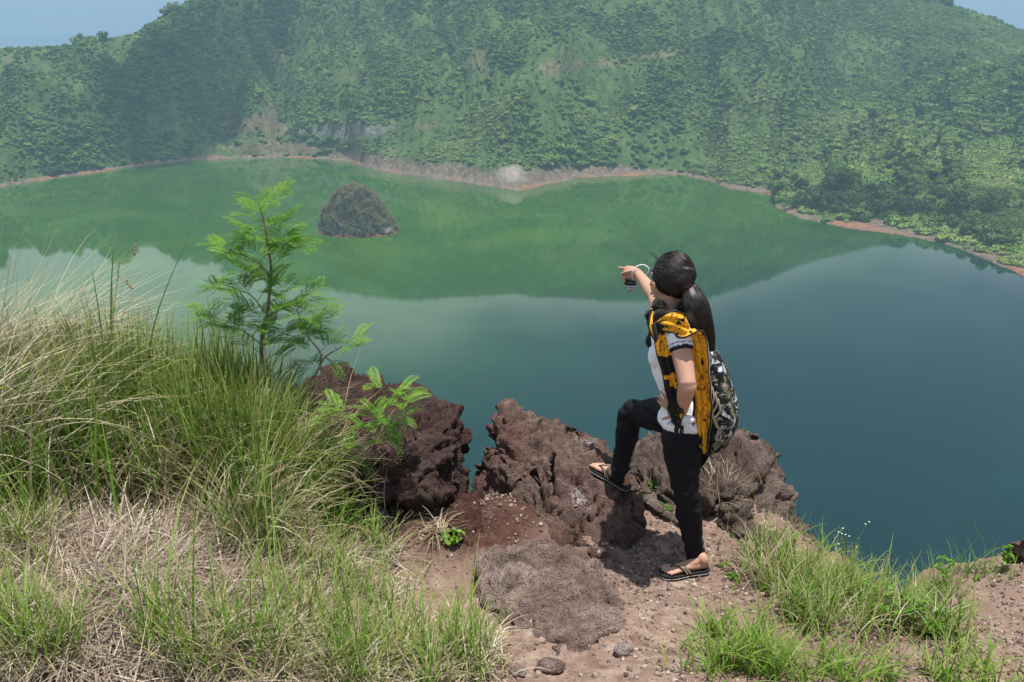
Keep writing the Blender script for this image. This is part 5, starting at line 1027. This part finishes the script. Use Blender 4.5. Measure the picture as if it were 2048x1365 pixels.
bm = bmesh.new(); lp = [hp(.025, .0, -.040), hp(.016, -.028, -.018), hp(.004, -.032, .016), hp(-.012, -.010, .040), hp(-.034, .016, .040), hp(-.050, .030, .018), hp(-.03, .034, -.008), hp(.005, .030, -.028), hp(.025, .005, -.042)]
loft(bm, lp, [.0030] * 9, [.0016] * 9, side=tuple(hu), seg=8, n=6); bm_obj('wrist_strap', bm, simple('white_cord', (.75, .75, .78), .6), ct)

# ---------------- backpack
bkc = P(1430, 800, 3.80); bp = empty('backpack', bkc, 'soft black patterned backpack slung on the back of the woman', 'backpack')
bm = bmesh.new(); pts = [P(1402, 690, 3.80), P(1418, 730, 3.80), P(1428, 780, 3.80), P(1434, 830, 3.80), P(1430, 875, 3.79), P(1418, 903, 3.78)]
loft(bm, pts, [.035, .058, .078, .084, .062, .022], [.05, .11, .135, .14, .11, .04], side=(1, 0, 0), seg=32, n=8)
ball(bm, P(1408, 880, 3.70), (.035, .035, .05)); ball(bm, P(1444, 840, 3.74), (.050, .05, .08))
me = remesh(bm, .006, 3); V = get_v(me); n = get_n(me); V = V + n * (.012 * fbm(V * [9, 9, 4.5], 3) + .006 * ridged(V * [20, 20, 7], 2))[:, None]; set_v(me, V)
m = M('floral_fabric', .7, .25); a = m.noise(15, 3, .55, dist=1.8); b = m.noise(9, 3, .6, dist=1.2)
c = m.mix(m.step(a, .56, .60), (.010, .011, .014), m.ramp(m.noise(30, 3), [(.35, (.10, .11, .13)), (.5, (.35, .37, .40)), (.65, (.62, .64, .66))]))
c = m.mix(m.math('MULTIPLY', m.step(b, .56, .62), .8), c, (.17, .18, .10)); c = m.mix(m.step(m.noise(20, 2, dist=3), .60, .63), c, (.33, .27, .20)); m.set('Base Color', c); m.bump(m.noise(60, 4), .4, .004); new_obj('bag', me, m.m, bp)
m_web = simple('black_webbing', (.012, .012, .014), .8)
bm = bmesh.new(); ball(bm, P(1305, 683, 3.80), (.032, .03, .036)); ball(bm, P(1308, 668, 3.82), (.026, .03, .03)); bm_obj('strap_pad', bm, m_web, bp)
def strap(pts, w_, t_, sd, mt_=m_web):
    bm = bmesh.new(); loft(bm, pts, [w_] * len(pts), [t_] * len(pts), side=sd, seg=12, n=8); bm_obj('strap', bm, mt_, bp)
strap([P(1405, 705, 3.72), P(1388, 655, 3.66), P(1362, 641, 3.63), P(1340, 655, 3.62), P(1333, 700, 3.60)], .020, .006, (0, .3, 1))
strap([P(1333, 700, 3.600), P(1340, 750, 3.585), P(1362, 800, 3.64), P(1400, 830, 3.74)], .014, .005, (.6, .3, .5))
strap([P(1400, 700, 3.92), P(1350, 650, 4.0), P(1315, 660, 3.97), P(1306, 690, 3.90), P(1316, 740, 3.92)], .028, .012, (0, .6, .6))
bm = bmesh.new()
for k in range(3):
    a = P(1424 + k * 6, 775 + 12 * k, 3.66); loft(bm, [a, a + V3(.01, -.012, -.05), a + V3(-.005 * k, -.006, -.10), a + V3(.02, .0, -.15)], [.0045, .0045, .0045, .006], seg=8, n=5)
bm_obj('draw_cord', bm, simple('cord', (.33, .28, .22), .8), bp)
